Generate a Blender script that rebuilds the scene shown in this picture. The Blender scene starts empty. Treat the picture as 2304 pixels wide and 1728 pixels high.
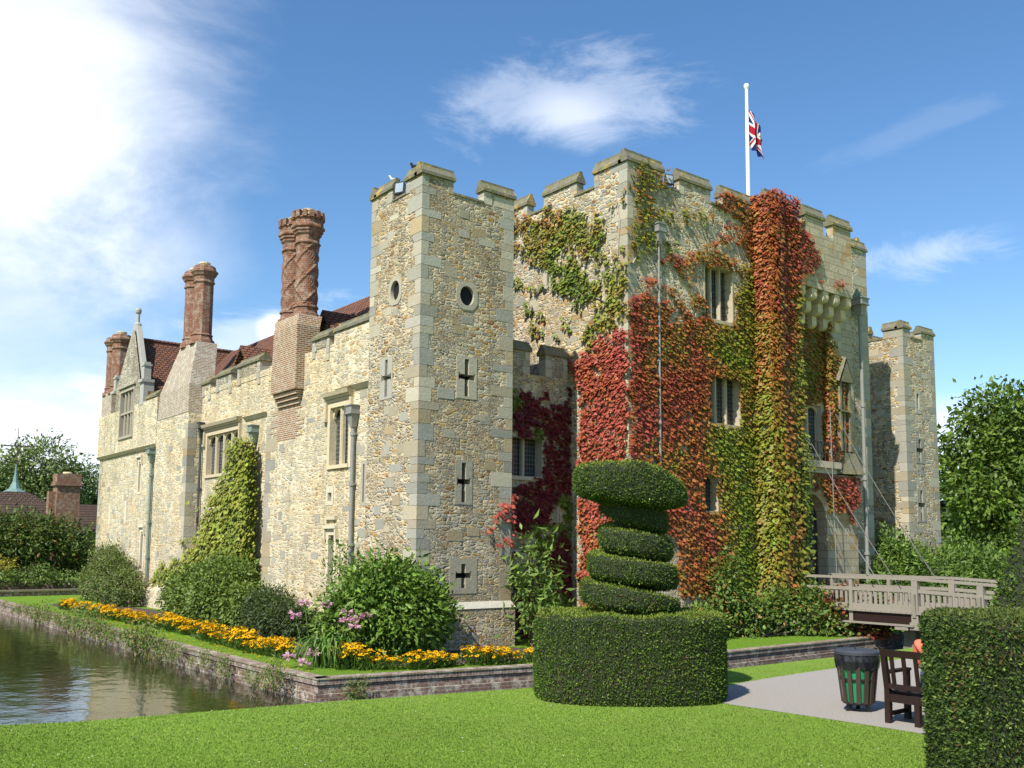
import bpy, bmesh, math, random
import numpy as np
from mathutils import Vector, Matrix, Euler
random.seed(7); RNG = np.random.default_rng(7)
S = bpy.context.scene; COL = S.collection
rad = math.radians
# ------------------------------------------------------------------ camera
cd = bpy.data.cameras.new("camera"); cam = bpy.data.objects.new("camera", cd); COL.objects.link(cam); S.camera = cam
cd.sensor_width = 36; cd.lens = 36*2115/2304; cd.shift_y = 148/2304; cd.clip_start = .1; cd.clip_end = 6000
Mx = Matrix(((0.78550241, -0.0688255, -0.61501952), (-0.61881057, -0.07497024, -0.78195457), (0.00771025, 0.99480778, -0.10147925)))
# columns: right, up, back of the camera in the world
cam.matrix_world = Matrix.Translation((0, 0, 2.2)) @ Mx.to_4x4()
# ------------------------------------------------------------------ sun and sky
EL, AZ = rad(48), rad(18.5)
SUN = Vector((-math.cos(AZ)*math.cos(EL), -math.sin(AZ)*math.cos(EL), math.sin(EL)))
sd = bpy.data.lights.new("sun", 'SUN'); sd.energy = 5.0; sd.angle = rad(.55); sd.color = (1, .955, .87)
so = bpy.data.objects.new("sun", sd); COL.objects.link(so); so.rotation_euler = SUN.to_track_quat('Z', 'Y').to_euler(); so.location = (-30, -10, 60)
S.view_settings.view_transform = 'Standard'; S.view_settings.look = 'None'; S.view_settings.gamma = 1; S.view_settings.exposure = 0.5
W = bpy.data.worlds.new("World"); S.world = W; W.use_nodes = True
def raydir(px, py):
    v = Mx @ Vector((px-1152, -(py-1012), -2115)); return v.normalized()
def world():
    nt = W.node_tree; N = nt.nodes; L = nt.links; N.clear()
    out = N.new('ShaderNodeOutputWorld'); bg = N.new('ShaderNodeBackground'); bg.inputs[1].default_value = .13
    sky = N.new('ShaderNodeTexSky'); sky.sky_type = 'NISHITA'; sky.sun_disc = False
    sky.sun_elevation = EL; sky.sun_rotation = math.atan2(SUN.x, SUN.y); sky.air_density = 1.0; sky.dust_density = .35; sky.ozone_density = 1.6
    tc = N.new('ShaderNodeTexCoord')
    def mth(op, a, b=None, c=None, clamp=False):
        m = N.new('ShaderNodeMath'); m.operation = op; m.use_clamp = clamp
        for i, x in enumerate((a, b, c)):
            if x is None: continue
            if hasattr(x, 'links'): L.new(x, m.inputs[i])
            else: m.inputs[i].default_value = x
        return m.outputs[0]
    def dot(v):
        m = N.new('ShaderNodeVectorMath'); m.operation = 'DOT_PRODUCT'; L.new(tc.outputs['Generated'], m.inputs[0]); m.inputs[1].default_value = v
        return m.outputs['Value']
    def noise(scale, detail, rough, dist=0, stretch=(1, 1, 1), rot=(0, 0, 0)):
        mp = N.new('ShaderNodeMapping'); mp.inputs['Scale'].default_value = stretch; mp.inputs['Rotation'].default_value = rot
        L.new(tc.outputs['Generated'], mp.inputs[0])
        n = N.new('ShaderNodeTexNoise'); n.inputs['Scale'].default_value = scale; n.inputs['Detail'].default_value = detail
        n.inputs['Roughness'].default_value = rough; n.inputs['Distortion'].default_value = dist; L.new(mp.outputs[0], n.inputs[0]); return n.outputs[0]
    n1 = noise(3.2, 9, .62, .35, (1, 1, 2.2)); n2 = noise(8, 10, .68, .5, (1, 1.0, 3.0), (0, .25, 0))
    # banks of cloud: (centre pixel of the survey photograph, half width, half height in degrees, tilt, strength, soft)
    total = None
    for (px, py, w, h, tilt, st, fine) in ((0, 140, 16.0, 14, -28, .92, 0), (-60, 700, 11, 15, 0, .5, 0), (1290, 232, 8.6, 3.2, -5, .34, 1), (1290, 265, 4.2, 2.2, 12, .34, 0), (2090, 572, 5, 1.6, -6, .4, 1), (2060, 290, 5.5, .9, -14, .07, 1), (2150, 985, 9, 2.8, 0, .75, 0), (60, 1000, 16, 4.5, 0, .9, 0),
                                        (560, 800, 9, 3.0, -16, .5, 1), (620, 740, 1.2, 1.3, 0, 1.2, 0), (380, 560, 6, 5, -30, .38, 0), (-1800, 300, 24, 10, 0, .8, 0)):
        f = raydir(px, py); r = Vector((f.y, -f.x, 0)).normalized(); u = r.cross(f)
        t = rad(tilt); r2 = r*math.cos(t)-u*math.sin(t); u2 = r*math.sin(t)+u*math.cos(t)
        a = mth('DIVIDE', dot(r2), math.sin(rad(w))) if w < 60 else dot(r2)
        b = mth('DIVIDE', dot(u2), math.sin(rad(h)))
        q = mth('SQRT', mth('ADD', mth('MULTIPLY', a, a), mth('MULTIPLY', b, b)))
        front = mth('GREATER_THAN', dot(f), .2)
        nn = n2 if fine else n1
        k = mth('SUBTRACT', 1.0, mth('ADD', q, mth('MULTIPLY', mth('SUBTRACT', nn, .5), 2.4 if fine else 1.3)), clamp=True)
        mr = N.new('ShaderNodeMapRange'); mr.interpolation_type = 'SMOOTHSTEP'; mr.inputs['From Min'].default_value = 0; mr.inputs['From Max'].default_value = .8 if fine else .95
        L.new(k, mr.inputs[0])
        m = mth('MULTIPLY', mth('MULTIPLY', mr.outputs[0], front), st)
        total = m if total is None else mth('ADD', total, m)
    tot = mth('MINIMUM', total, 1.0)
    tot = mth('MULTIPLY', tot, .93)
    hs = N.new('ShaderNodeHueSaturation'); hs.inputs['Saturation'].default_value = 1.22; hs.inputs['Value'].default_value = 1.0; hs.inputs['Hue'].default_value = .5
    L.new(sky.outputs[0], hs.inputs['Color'])
    mix = N.new('ShaderNodeMix'); mix.data_type = 'RGBA'; L.new(tot, mix.inputs[0]); L.new(hs.outputs[0], mix.inputs[6])
    mix.inputs[7].default_value = (6.6, 6.9, 7.5, 1)
    L.new(mix.outputs[2], bg.inputs[0]); L.new(bg.outputs[0], out.inputs[0])
world()
# ------------------------------------------------------------------ object helpers
def tag(o, label=None, cat=None, group=None, kind=None):
    if label: o['label'] = label
    if cat: o['category'] = cat
    if group: o['group'] = group
    if kind: o['kind'] = kind
    return o
def empty(name, loc=(0, 0, 0), rz=0, label=None, cat=None, group=None, parent=None):
    o = bpy.data.objects.new(name, None); COL.objects.link(o); o.location = loc; o.rotation_euler = (0, 0, rz); o.empty_display_size = .3
    if parent: o.parent = parent; o.matrix_parent_inverse = wm(parent).inverted()
    return tag(o, label, cat, group)
def wm(o):
    m = Matrix.LocRotScale(o.location, o.rotation_euler, o.scale)
    return (wm(o.parent) @ o.matrix_parent_inverse @ m) if o.parent else m
def link(name, me, mats, parent=None, local=False, smooth=False):
    o = bpy.data.objects.new(name, me); COL.objects.link(o)
    if not isinstance(mats, (list, tuple)): mats = [mats]
    for m in mats: me.materials.append(m)
    if parent:
        o.parent = parent
        if not local: o.matrix_parent_inverse = wm(parent).inverted()
    if smooth: me.polygons.foreach_set('use_smooth', [True]*len(me.polygons))
    return o
def copy_tree(o, parent=None):
    c = o.copy(); COL.objects.link(c); c.parent = parent
    for ch in list(o.children): copy_tree(ch, c)
    return c
def npmesh(name, V, F, cols=None):
    """V (n,3), F (m,k) all of one size"""
    me = bpy.data.meshes.new(name); n = len(V); m, k = F.shape
    me.vertices.add(n); me.vertices.foreach_set('co', np.ascontiguousarray(V, dtype=np.float32).ravel())
    me.loops.add(m*k); me.loops.foreach_set('vertex_index', np.ascontiguousarray(F, dtype=np.int32).ravel())
    me.polygons.add(m); me.polygons.foreach_set('loop_start', np.arange(0, m*k, k, dtype=np.int32)); me.polygons.foreach_set('loop_total', np.full(m, k, dtype=np.int32))
    if cols is not None:
        a = me.attributes.new('tint', 'FLOAT_COLOR', 'FACE'); c = np.ones((m, 4), dtype=np.float32); c[:, :3] = cols; a.data.foreach_set('color', c.ravel())
    me.update(calc_edges=True); return me
class MB:
    def __init__(s): s.v = []; s.f = []; s.c = []; s.m = []; s.col = (.5, .5, .5); s.mi = 0
    def face(s, *p):
        i = len(s.v); s.v += [tuple(x) for x in p]; s.f.append(tuple(range(i, i+len(p)))); s.c.append(s.col); s.m.append(s.mi)
    def hexa(s, p):  # 8 corners: bottom ring then top ring
        for q in ((0, 3, 2, 1), (4, 5, 6, 7), (0, 1, 5, 4), (1, 2, 6, 5), (2, 3, 7, 6), (3, 0, 4, 7)): s.face(*[p[i] for i in q])
    def box(s, x0, x1, y0, y1, z0, z1):
        x0, x1 = min(x0, x1), max(x0, x1); y0, y1 = min(y0, y1), max(y0, y1)
        s.hexa([(x0, y0, z0), (x1, y0, z0), (x1, y1, z0), (x0, y1, z0), (x0, y0, z1), (x1, y0, z1), (x1, y1, z1), (x0, y1, z1)])
    def bar(s, a, b, w, h=None, up=(0, 0, 1)):
        a = Vector(a); b = Vector(b); h = h or w; d = (b-a).normalized(); u = Vector(up)
        if abs(d.dot(u)) > .98: u = Vector((0, 1, 0))
        r = d.cross(u).normalized()*w/2; t = r.cross(d).normalized()*h/2
        s.hexa([a-r-t, a+r-t, b+r-t, b-r-t, a-r+t, a+r+t, b+r+t, b-r+t])
    def tube(s, pts, rads, n=8, caps=True):
        pts = [Vector(p) for p in pts]; rings = []
        if not hasattr(rads, '__len__'): rads = [rads]*len(pts)
        for i, p in enumerate(pts):
            d = (pts[min(i+1, len(pts)-1)]-pts[max(i-1, 0)]).normalized()
            u = Vector((0, 0, 1)) if abs(d.z) < .95 else Vector((1, 0, 0))
            r = d.cross(u).normalized(); t = r.cross(d)
            i0 = len(s.v); s.v += [tuple(p+(r*math.cos(2*math.pi*k/n)+t*math.sin(2*math.pi*k/n))*rads[i]) for k in range(n)]; rings.append(i0)
        for a, b in zip(rings, rings[1:]):
            for k in range(n): s.f.append((a+k, a+(k+1) % n, b+(k+1) % n, b+k)); s.c.append(s.col); s.m.append(s.mi)
        if caps:
            s.f.append(tuple(rings[0]+k for k in range(n))[::-1]); s.c.append(s.col); s.m.append(s.mi)
            s.f.append(tuple(rings[-1]+k for k in range(n))); s.c.append(s.col); s.m.append(s.mi)
    def lathe(s, cx, cy, prof, n=16, rot=0, sx=1, sy=1):  # prof [(r,z)]
        rings = []
        for r, z in prof:
            i0 = len(s.v); s.v += [(cx+sx*r*math.cos(rot+2*math.pi*k/n), cy+sy*r*math.sin(rot+2*math.pi*k/n), z) for k in range(n)]; rings.append(i0)
        for a, b in zip(rings, rings[1:]):
            for k in range(n): s.f.append((a+k, a+(k+1) % n, b+(k+1) % n, b+k)); s.c.append(s.col); s.m.append(s.mi)
        s.f.append(tuple(rings[0]+k for k in range(n))[::-1]); s.c.append(s.col); s.m.append(s.mi)
        s.f.append(tuple(rings[-1]+k for k in range(n))); s.c.append(s.col); s.m.append(s.mi)
    def mesh(s, name='m'):
        me = bpy.data.meshes.new(name); me.from_pydata(s.v, [], s.f)
        me.polygons.foreach_set('material_index', s.m)
        a = me.attributes.new('tint', 'FLOAT_COLOR', 'FACE'); c = np.ones((len(s.f), 4), dtype=np.float32); c[:, :3] = s.c; a.data.foreach_set('color', c.ravel())
        return me
    def build(s, name, mats, parent=None, local=False, smooth=False):
        o = link(name, s.mesh(name), mats, parent, local, smooth); REG[o.name] = s; return o
REG = {}
def absorb(o, mb, mat):
    """dressed stones and the like belong to the face of their wall: put them into the wall's own mesh"""
    r = REG[o.name]; ms = o.data.materials
    if mat.name not in [x.name for x in ms]: ms.append(mat)
    k = [x.name for x in ms].index(mat.name); n = len(r.v); r.v += mb.v; r.f += [tuple(i+n for i in f) for f in mb.f]; r.c += mb.c; r.m += [k]*len(mb.f)
    mats = list(ms); me = r.mesh(o.data.name); [me.materials.append(x) for x in mats]; o.data = me; return o
# ------------------------------------------------------------------ materials
class NT:
    def __init__(s, name):
        s.mat = bpy.data.materials.new(name); s.mat.use_nodes = True; s.nt = s.mat.node_tree; s.N = s.nt.nodes; s.L = s.nt.links; s.N.clear()
        s.out = s.N.new('ShaderNodeOutputMaterial'); s.b = s.N.new('ShaderNodeBsdfPrincipled'); s.L.new(s.b.outputs[0], s.out.inputs[0])
        s.b.inputs['Roughness'].default_value = .85; s.b.inputs['Specular IOR Level'].default_value = .3
    def set(s, k, v):
        inp = s.b.inputs[k] if isinstance(k, str) else k
        if hasattr(v, 'links'): s.L.new(v, inp)
        else: inp.default_value = v
        return s
    def n(s, t, **kw):
        x = s.N.new('ShaderNode'+t)
        for k, v in kw.items():
            if k.startswith('p_'): setattr(x, k[2:], v)
            else: s.set(x.inputs[k.replace('_', ' ')] if not k.startswith('i') or not k[1:].isdigit() else x.inputs[int(k[1:])], v)
        return x
    def pos(s): return s.n('NewGeometry').outputs['Position']
    def objc(s): return s.n('TexCoord').outputs['Object']
    def math(s, op, a, b=0, clamp=False):
        m = s.N.new('ShaderNodeMath'); m.operation = op; m.use_clamp = clamp; s.set(m.inputs[0], a); s.set(m.inputs[1], b); return m.outputs[0]
    def noise(s, sc, det=4, rough=.55, vec=None, dist=0):
        x = s.n('TexNoise', Scale=sc, Detail=det, Roughness=rough, Distortion=dist); s.L.new(vec or s.pos(), x.inputs['Vector']); return x.outputs['Fac']
    def ramp(s, fac, stops, const=False):
        r = s.N.new('ShaderNodeValToRGB'); s.L.new(fac, r.inputs[0]); e = r.color_ramp.elements
        if const: r.color_ramp.interpolation = 'CONSTANT'
        while len(e) < len(stops): e.new(.5)
        for i, (p, c) in enumerate(stops):
            e[i].position = p; e[i].color = (*c, 1) if len(c) == 3 else c
        return r.outputs[0]
    def mix(s, f, a, b, mode='MIX'):
        m = s.N.new('ShaderNodeMix'); m.data_type = 'RGBA'; m.blend_type = mode; m.clamp_factor = True
        s.set(m.inputs[0], f)
        for i, c in ((6, a), (7, b)): s.set(m.inputs[i], c if hasattr(c, 'links') else (*c, 1))
        return m.outputs[2]
    def scale(s, vec, sc, loc=(0, 0, 0)):
        m = s.N.new('ShaderNodeMapping'); m.inputs['Scale'].default_value = sc; m.inputs['Location'].default_value = loc; s.L.new(vec, m.inputs[0]); return m.outputs[0]
    def attr(s, name='tint'):
        a = s.N.new('ShaderNodeAttribute'); a.attribute_name = name; return a.outputs['Color']
    def bump(s, h, dist=.03, strength=1.0, prev=None):
        b = s.N.new('ShaderNodeBump'); b.inputs['Distance'].default_value = dist; b.inputs['Strength'].default_value = strength; s.L.new(h, b.inputs['Height'])
        if prev: s.L.new(prev, b.inputs['Normal'])
        return b.outputs[0]
    def wall_uv(s):  # (distance along the wall, height) for any upright face
        g = s.N.new('ShaderNodeNewGeometry'); p = s.N.new('ShaderNodeSeparateXYZ'); q = s.N.new('ShaderNodeSeparateXYZ')
        s.L.new(g.outputs['Position'], p.inputs[0]); s.L.new(g.outputs['True Normal'], q.inputs[0])
        u = s.math('SUBTRACT', s.math('MULTIPLY', p.outputs[1], q.outputs[0]), s.math('MULTIPLY', p.outputs[0], q.outputs[1]))
        flat = s.math('GREATER_THAN', s.math('ABSOLUTE', q.outputs[2]), .8)
        u = s.math('ADD', u, s.math('MULTIPLY', flat, s.math('ADD', p.outputs[0], p.outputs[1])))
        c = s.N.new('ShaderNodeCombineXYZ'); s.L.new(u, c.inputs[0]); s.L.new(p.outputs[2], c.inputs[1]); return c.outputs[0]
def rubble(name, cols, mortar=(.62, .56, .43), sc=3.6, zf=2.3, bumpd=.05, stain=.5, rnd=.8, vv0=.5):
    t = NT(name); p = t.pos()
    wn = t.n('TexNoise', Scale=1.6, Detail=3.0); t.L.new(p, wn.inputs['Vector'])
    off = t.n('VectorMath', p_operation='MULTIPLY_ADD', i0=wn.outputs['Color'], i1=(.2, .2, .11)); t.L.new(p, off.inputs[2])
    v = t.scale(off.outputs[0], (1, 1, zf))
    def vor(feature, s_):
        x = t.n('TexVoronoi', p_feature=feature, p_distance='MINKOWSKI', Scale=s_, Randomness=rnd); x.inputs['Exponent'].default_value = 3.6; t.L.new(v, x.inputs['Vector']); return x
    cl = vor('F1', sc); ed = t.math('MULTIPLY', t.math('SUBTRACT', vor('F2', sc).outputs['Distance'], cl.outputs['Distance']), .55)
    cl2 = vor('F1', sc*1.9); ed2 = t.math('MULTIPLY', t.math('SUBTRACT', vor('F2', sc*1.9).outputs['Distance'], cl2.outputs['Distance']), .55)
    big = t.math('GREATER_THAN', t.noise(1.1, 2, .5, t.scale(p, (1, 1, 1.6))), .47)
    edge = t.mix(big, ed2, ed); 
    sep = t.N.new('ShaderNodeSeparateColor'); t.L.new(t.mix(big, cl2.outputs['Color'], cl.outputs['Color']), sep.inputs[0])
    stone = t.ramp(sep.outputs[0], cols, True)
    val = t.math('ADD', t.math('MULTIPLY', sep.outputs[1], vv0), .91-vv0/2)
    vv = t.N.new('ShaderNodeCombineColor'); [t.L.new(val, vv.inputs[i]) for i in range(3)]
    stone = t.mix(1.0, stone, vv.outputs[0], 'MULTIPLY')
    fine = t.noise(14, 6, .7); stone = t.mix(t.math('MULTIPLY', fine, .55), stone, t.mix(1.0, stone, (.52, .5, .44), 'MULTIPLY'))
    mk = t.N.new('ShaderNodeMapRange'); mk.inputs['From Min'].default_value = .03; mk.inputs['From Max'].default_value = .075; t.L.new(edge, mk.inputs[0])
    c = t.mix(mk.outputs[0], mortar, stone)
    st = t.ramp(t.noise(.45, 5, .6), [(.42, (0, 0, 0)), (.66, (1, 1, 1))]); c = t.mix(t.math('MULTIPLY', st, stain), c, t.mix(1.0, c, (.74, .72, .66), 'MULTIPLY'))
    sk = t.ramp(t.noise(1.0, 5, .6, t.scale(p, (2.2, 2.2, .16), (3, 5, 0))), [(.5, (0, 0, 0)), (.68, (1, 1, 1))]); c = t.mix(t.math('MULTIPLY', sk, .55), c, t.mix(1.0, c, (.62, .6, .55), 'MULTIPLY'))
    pt = t.ramp(t.noise(.32, 3, .5, t.scale(p, (1, 1, 1.4), (9, 2, 4))), [(.5, (0, 0, 0)), (.56, (1, 1, 1))]); c = t.mix(t.math('MULTIPLY', pt, .3), c, t.mix(1.0, c, (1.12, .97, .78), 'MULTIPLY'))
    t.set('Base Color', c)
    mr = t.N.new('ShaderNodeMapRange'); mr.interpolation_type = 'SMOOTHSTEP'; mr.inputs['From Max'].default_value = .16; t.L.new(edge, mr.inputs[0])
    hh = t.math('ADD', t.math('MULTIPLY', mr.outputs[0], t.math('ADD', t.math('MULTIPLY', sep.outputs[2], .9), .35)), t.math('MULTIPLY', fine, .8))
    t.set('Normal', t.bump(hh, bumpd, 1.0)); t.set('Roughness', .92); return t.mat
CREAM = [(0, (.56, .48, .32)), (.18, (.43, .40, .32)), (.34, (.62, .54, .36)), (.48, (.37, .355, .29)), (.6, (.58, .45, .24)), (.72, (.5, .46, .36)), (.82, (.52, .33, .12)), (.9, (.35, .34, .29)), (.96, (.36, .19, .08))]
M = {}
M['rubble'] = rubble('rubble_stone', CREAM, mortar=(.56, .475, .33), stain=.6, sc=4.7)
M['rubble_keep'] = rubble('keep_rubble_stone', [(c[0], tuple(x*1.08 for x in c[1])) for c in CREAM], mortar=(.62, .54, .39), sc=3.9, stain=.4, vv0=.4)
M['rubble_range'] = rubble('range_rubble_stone', [(0, (.66, .57, .38)), (.25, (.57, .52, .38)), (.45, (.7, .61, .42)), (.62, (.63, .5, .28)), (.75, (.48, .46, .38)), (.88, (.67, .58, .37)), (.95, (.52, .35, .16))], mortar=(.64, .56, .4), sc=3.3, bumpd=.02, stain=.55, vv0=.28)
M['rubble_par'] = rubble('parapet_rubble_stone', [(0, (.52, .47, .36)), (.3, (.42, .39, .32)), (.55, (.6, .54, .42)), (.75, (.5, .42, .28)), (.9, (.36, .33, .28))], mortar=(.55, .5, .4), sc=5, stain=.8)
def ashlar(name, blocks=False, base=None):
    t = NT(name); c = t.attr() if base is None else None
    if blocks:
        br = t.N.new('ShaderNodeTexBrick'); t.L.new(t.wall_uv(), br.inputs['Vector']); br.inputs['Scale'].default_value = 1; br.inputs['Brick Width'].default_value = .62; br.inputs['Row Height'].default_value = .3
        br.inputs['Mortar Size'].default_value = .012; br.inputs['Color1'].default_value = (*base, 1); br.inputs['Color2'].default_value = (base[0]*.78, base[1]*.76, base[2]*.74, 1); br.inputs['Mortar'].default_value = (base[0]*.6, base[1]*.57, base[2]*.52, 1)
        c = br.outputs['Color']; c = t.mix(t.math('GREATER_THAN', t.noise(1.7, 1), .6), c, t.mix(1., c, (1.0, .82, .55), 'MULTIPLY'))
    n = t.noise(5, 8, .7); c = t.mix(t.math('MULTIPLY', n, .75), c, t.mix(1.0, c, (.62, .6, .54), 'MULTIPLY'))
    n2 = t.ramp(t.noise(1.2, 6, .6), [(.5, (0, 0, 0)), (.68, (1, 1, 1))]); c = t.mix(t.math('MULTIPLY', n2, .3), c, (.36, .35, .3))
    t.set('Base Color', c); h = t.math('ADD', t.noise(9, 8, .65), t.math('MULTIPLY', t.noise(45, 3, .6), .3))
    nb = t.bump(h, .02, .8)
    if blocks: nb = t.bump(t.math('SUBTRACT', 1, br.outputs['Fac']), .02, .8, nb)
    t.set('Normal', nb); t.set('Roughness', .9); return t.mat
M['ashlar'] = ashlar('dressed_stone'); M['ashlar_blocks'] = ashlar('coursed_ashlar', True, (.53, .45, .31))
def coping_mat():
    t = NT('weathered_coping'); n = t.noise(2.6, 7, .65)
    c = t.ramp(n, [(.3, (.1, .095, .075)), (.45, (.19, .17, .135)), (.56, (.15, .14, .07)), (.68, (.26, .22, .16))])
    li = t.ramp(t.noise(1.9, 5, .6, t.scale(t.pos(), (1, 1, 1), (7, 3, 1))), [(.57, (0, 0, 0)), (.64, (1, 1, 1))]); c = t.mix(t.math('MULTIPLY', li, .8), c, (.42, .28, .06))
    mo = t.ramp(t.noise(3.4, 5, .6, t.scale(t.pos(), (1, 1, 1), (1, 9, 4))), [(.52, (0, 0, 0)), (.62, (1, 1, 1))]); c = t.mix(t.math('MULTIPLY', mo, .7), c, (.13, .14, .05))
    t.set('Base Color', c); t.set('Normal', t.bump(t.noise(12, 7, .7), .03, .9)); return t.mat
M['coping'] = coping_mat()
def brick(name, c1, c2, mortar, w=.225, h=.075, white=.0, m=.012, uv=None):
    t = NT(name); br = t.N.new('ShaderNodeTexBrick'); t.L.new(uv(t) if uv else t.wall_uv(), br.inputs['Vector']); br.inputs['Scale'].default_value = 1
    br.inputs['Brick Width'].default_value = w; br.inputs['Row Height'].default_value = h; br.inputs['Mortar Size'].default_value = m; br.inputs['Bias'].default_value = -.1
    br.inputs['Color1'].default_value = (*c1, 1); br.inputs['Color2'].default_value = (*c2, 1); br.inputs['Mortar'].default_value = (*mortar, 1); br.inputs['Mortar Smooth'].default_value = .3
    c = br.outputs['Color']; n = t.noise(6, 6, .7); c = t.mix(t.math('MULTIPLY', n, .7), c, t.mix(1., c, (.45, .42, .4), 'MULTIPLY'))
    if white: c = t.mix(t.math('MULTIPLY', t.ramp(t.noise(4.5, 8, .72), [(.48, (0, 0, 0)), (.6, (1, 1, 1))]), white), c, (.5, .46, .37))
    t.set('Base Color', c); t.set('Normal', t.bump(t.math('ADD', t.math('SUBTRACT', 1, br.outputs['Fac']), t.math('MULTIPLY', t.noise(20, 5, .7), .6)), .02, .9)); t.set('Roughness', .9); return t.mat
M['brick'] = brick('red_brick', (.3, .1, .05), (.19, .06, .035), (.3, .24, .17), white=.35)
M['brick_grey'] = brick('lichened_grey_brick', (.36, .2, .13), (.27, .22, .17), (.55, .49, .37), m=.022, white=.95)
M['brick_pale'] = brick('limed_brick', (.31, .11, .055), (.2, .09, .055), (.56, .46, .3), m=.02, white=.45)
M['brick_moat'] = brick('moat_brick', (.23, .125, .09), (.15, .095, .07), (.28, .25, .2), white=.75, w=.22, h=.08)
def soldier_uv(t):
    s_ = t.N.new('ShaderNodeSeparateXYZ'); t.L.new(t.wall_uv(), s_.inputs[0]); c = t.N.new('ShaderNodeCombineXYZ'); t.L.new(s_.outputs[1], c.inputs[0]); t.L.new(s_.outputs[0], c.inputs[1]); return c.outputs[0]
M['brick_edge'] = brick('brick_on_edge_capping', (.27, .17, .13), (.19, .13, .1), (.34, .31, .25), w=.6, h=.085, white=.6, uv=soldier_uv)
def tile_uv(t):  # along the slope's contour, height
    return t.wall_uv()
M['tile'] = brick('clay_roof_tile', (.26, .105, .055), (.15, .075, .05), (.03, .018, .012), w=.19, h=.13, m=.02, uv=tile_uv)
M['old_tile'] = brick('old_brown_roof_tile', (.13, .075, .05), (.09, .06, .045), (.03, .022, .018), w=.25, h=.2, m=.03)
def simple(name, col, rough=.6, metal=0, spec=.4, bump=0, bs=30, var=.25, vs=4):
    t = NT(name); n = t.noise(vs, 6, .6); c = t.mix(n, tuple(x*(1-var) for x in col), tuple(min(1, x*(1+var)) for x in col)); t.set('Base Color', c)
    t.set('Roughness', rough).set('Metallic', metal).set('Specular IOR Level', spec)
    if bump: t.set('Normal', t.bump(t.noise(bs, 5, .65), bump, .8))
    return t.mat
M['lead'] = simple('grey_lead', (.25, .245, .22), .6, .15, bump=.01); M['lead_green'] = simple('green_lead_pipe', (.19, .24, .2), .6, .1, bump=.01)
M['pipe_dark'] = simple('dark_iron_pipe', (.06, .065, .06), .5); M['black'] = simple('black_paint', (.012, .013, .015), .35, spec=.5)
M['white'] = simple('white_paint', (.85, .85, .84), .35, var=.04); M['dark'] = simple('dark_interior', (.008, .008, .009), .9)
M['iron'] = simple('rusty_iron', (.09, .06, .045), .6, .5, bump=.004); M['lampglass'] = simple('lamp_glass', (.3, .36, .4), .15, spec=.8)
M['pot'] = simple('chimney_pot_clay', (.62, .5, .3), .8, bump=.01); M['verdigris'] = simple('verdigris_copper', (.16, .25, .22), .6, .2)
def glass_mat():
    t = NT('leaded_window_glass'); br = t.N.new('ShaderNodeTexBrick'); t.L.new(t.wall_uv(), br.inputs['Vector']); br.offset = 0; br.inputs['Scale'].default_value = 1; br.inputs['Brick Width'].default_value = .115; br.inputs['Row Height'].default_value = .15; br.inputs['Mortar Size'].default_value = .008
    br.inputs['Color1'].default_value = (.02, .024, .03, 1); br.inputs['Color2'].default_value = (.035, .04, .048, 1); br.inputs['Mortar'].default_value = (.16, .16, .15, 1)
    t.set('Base Color', br.outputs['Color']); t.set('Roughness', t.math('ADD', t.math('MULTIPLY', br.outputs['Fac'], .5), .12)); t.set('Specular IOR Level', .6)
    t.set('Normal', t.bump(t.noise(9, 2), .02, .25)); return t.mat
M['glass'] = glass_mat()
def wood(name, col, sc=1):
    t = NT(name); v = t.scale(t.objc(), (9, 9, .9)); n = t.noise(3*sc, 8, .7, v, .6); c = t.mix(n, tuple(x*.62 for x in col), tuple(min(1, x*1.25) for x in col))
    c = t.mix(t.math('MULTIPLY', t.noise(1.3, 4), .35), c, (.3, .3, .25)) if col[0] > .2 else c
    t.set('Base Color', c); t.set('Normal', t.bump(n, .008, .8)); t.set('Roughness', .8 if col[0] > .2 else .55); return t.mat
M['oak'] = wood('weathered_grey_oak', (.25, .215, .168)); M['darkwood'] = wood('dark_stained_wood', (.022, .009, .007)); M['binwood'] = wood('bin_slat_wood', (.06, .04, .03)); M['door'] = wood('dark_oak_door', (.06, .05, .042))
def grass_mat(name, a, b, c3, patch=.5):
    t = NT(name); n = t.noise(.35, 5, .6); c = t.mix(n, a, b); n2 = t.ramp(t.noise(1.3, 5, .65), [(.42, (0, 0, 0)), (.7, (1, 1, 1))]); c = t.mix(t.math('MULTIPLY', n2, patch), c, c3)
    n4 = t.noise(.9, 4, .6, t.scale(t.pos(), (1.0, .22, 1), (3, 1, 0))); c = t.mix(t.math('MULTIPLY', n4, .4), c, t.mix(1., c, (1.25, 1.12, 1.1), 'MULTIPLY'))
    n3 = t.noise(45, 4, .75); c = t.mix(t.math('MULTIPLY', n3, .35), c, t.mix(1., c, (.5, .56, .42), 'MULTIPLY'))
    t.set('Base Color', c); t.set('Normal', t.bump(t.math('ADD', n3, t.math('MULTIPLY', t.noise(160, 3, .8), .6)), .035, .9)); t.set('Roughness', .95); t.set('Specular IOR Level', .12); return t.mat
M['lawn'] = grass_mat('mown_lawn', (.185, .315, .04), (.235, .36, .052), (.3, .38, .085))
M['lawn_island'] = grass_mat('moat_side_lawn', (.12, .24, .02), (.16, .28, .026), (.2, .28, .04), .3)
M['path'] = simple('gravel_path', (.3, .272, .235), .95, bump=.015, bs=60, var=.36, vs=34); M['soil'] = simple('garden_soil', (.07, .05, .035), .95, bump=.05, bs=12)
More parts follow.
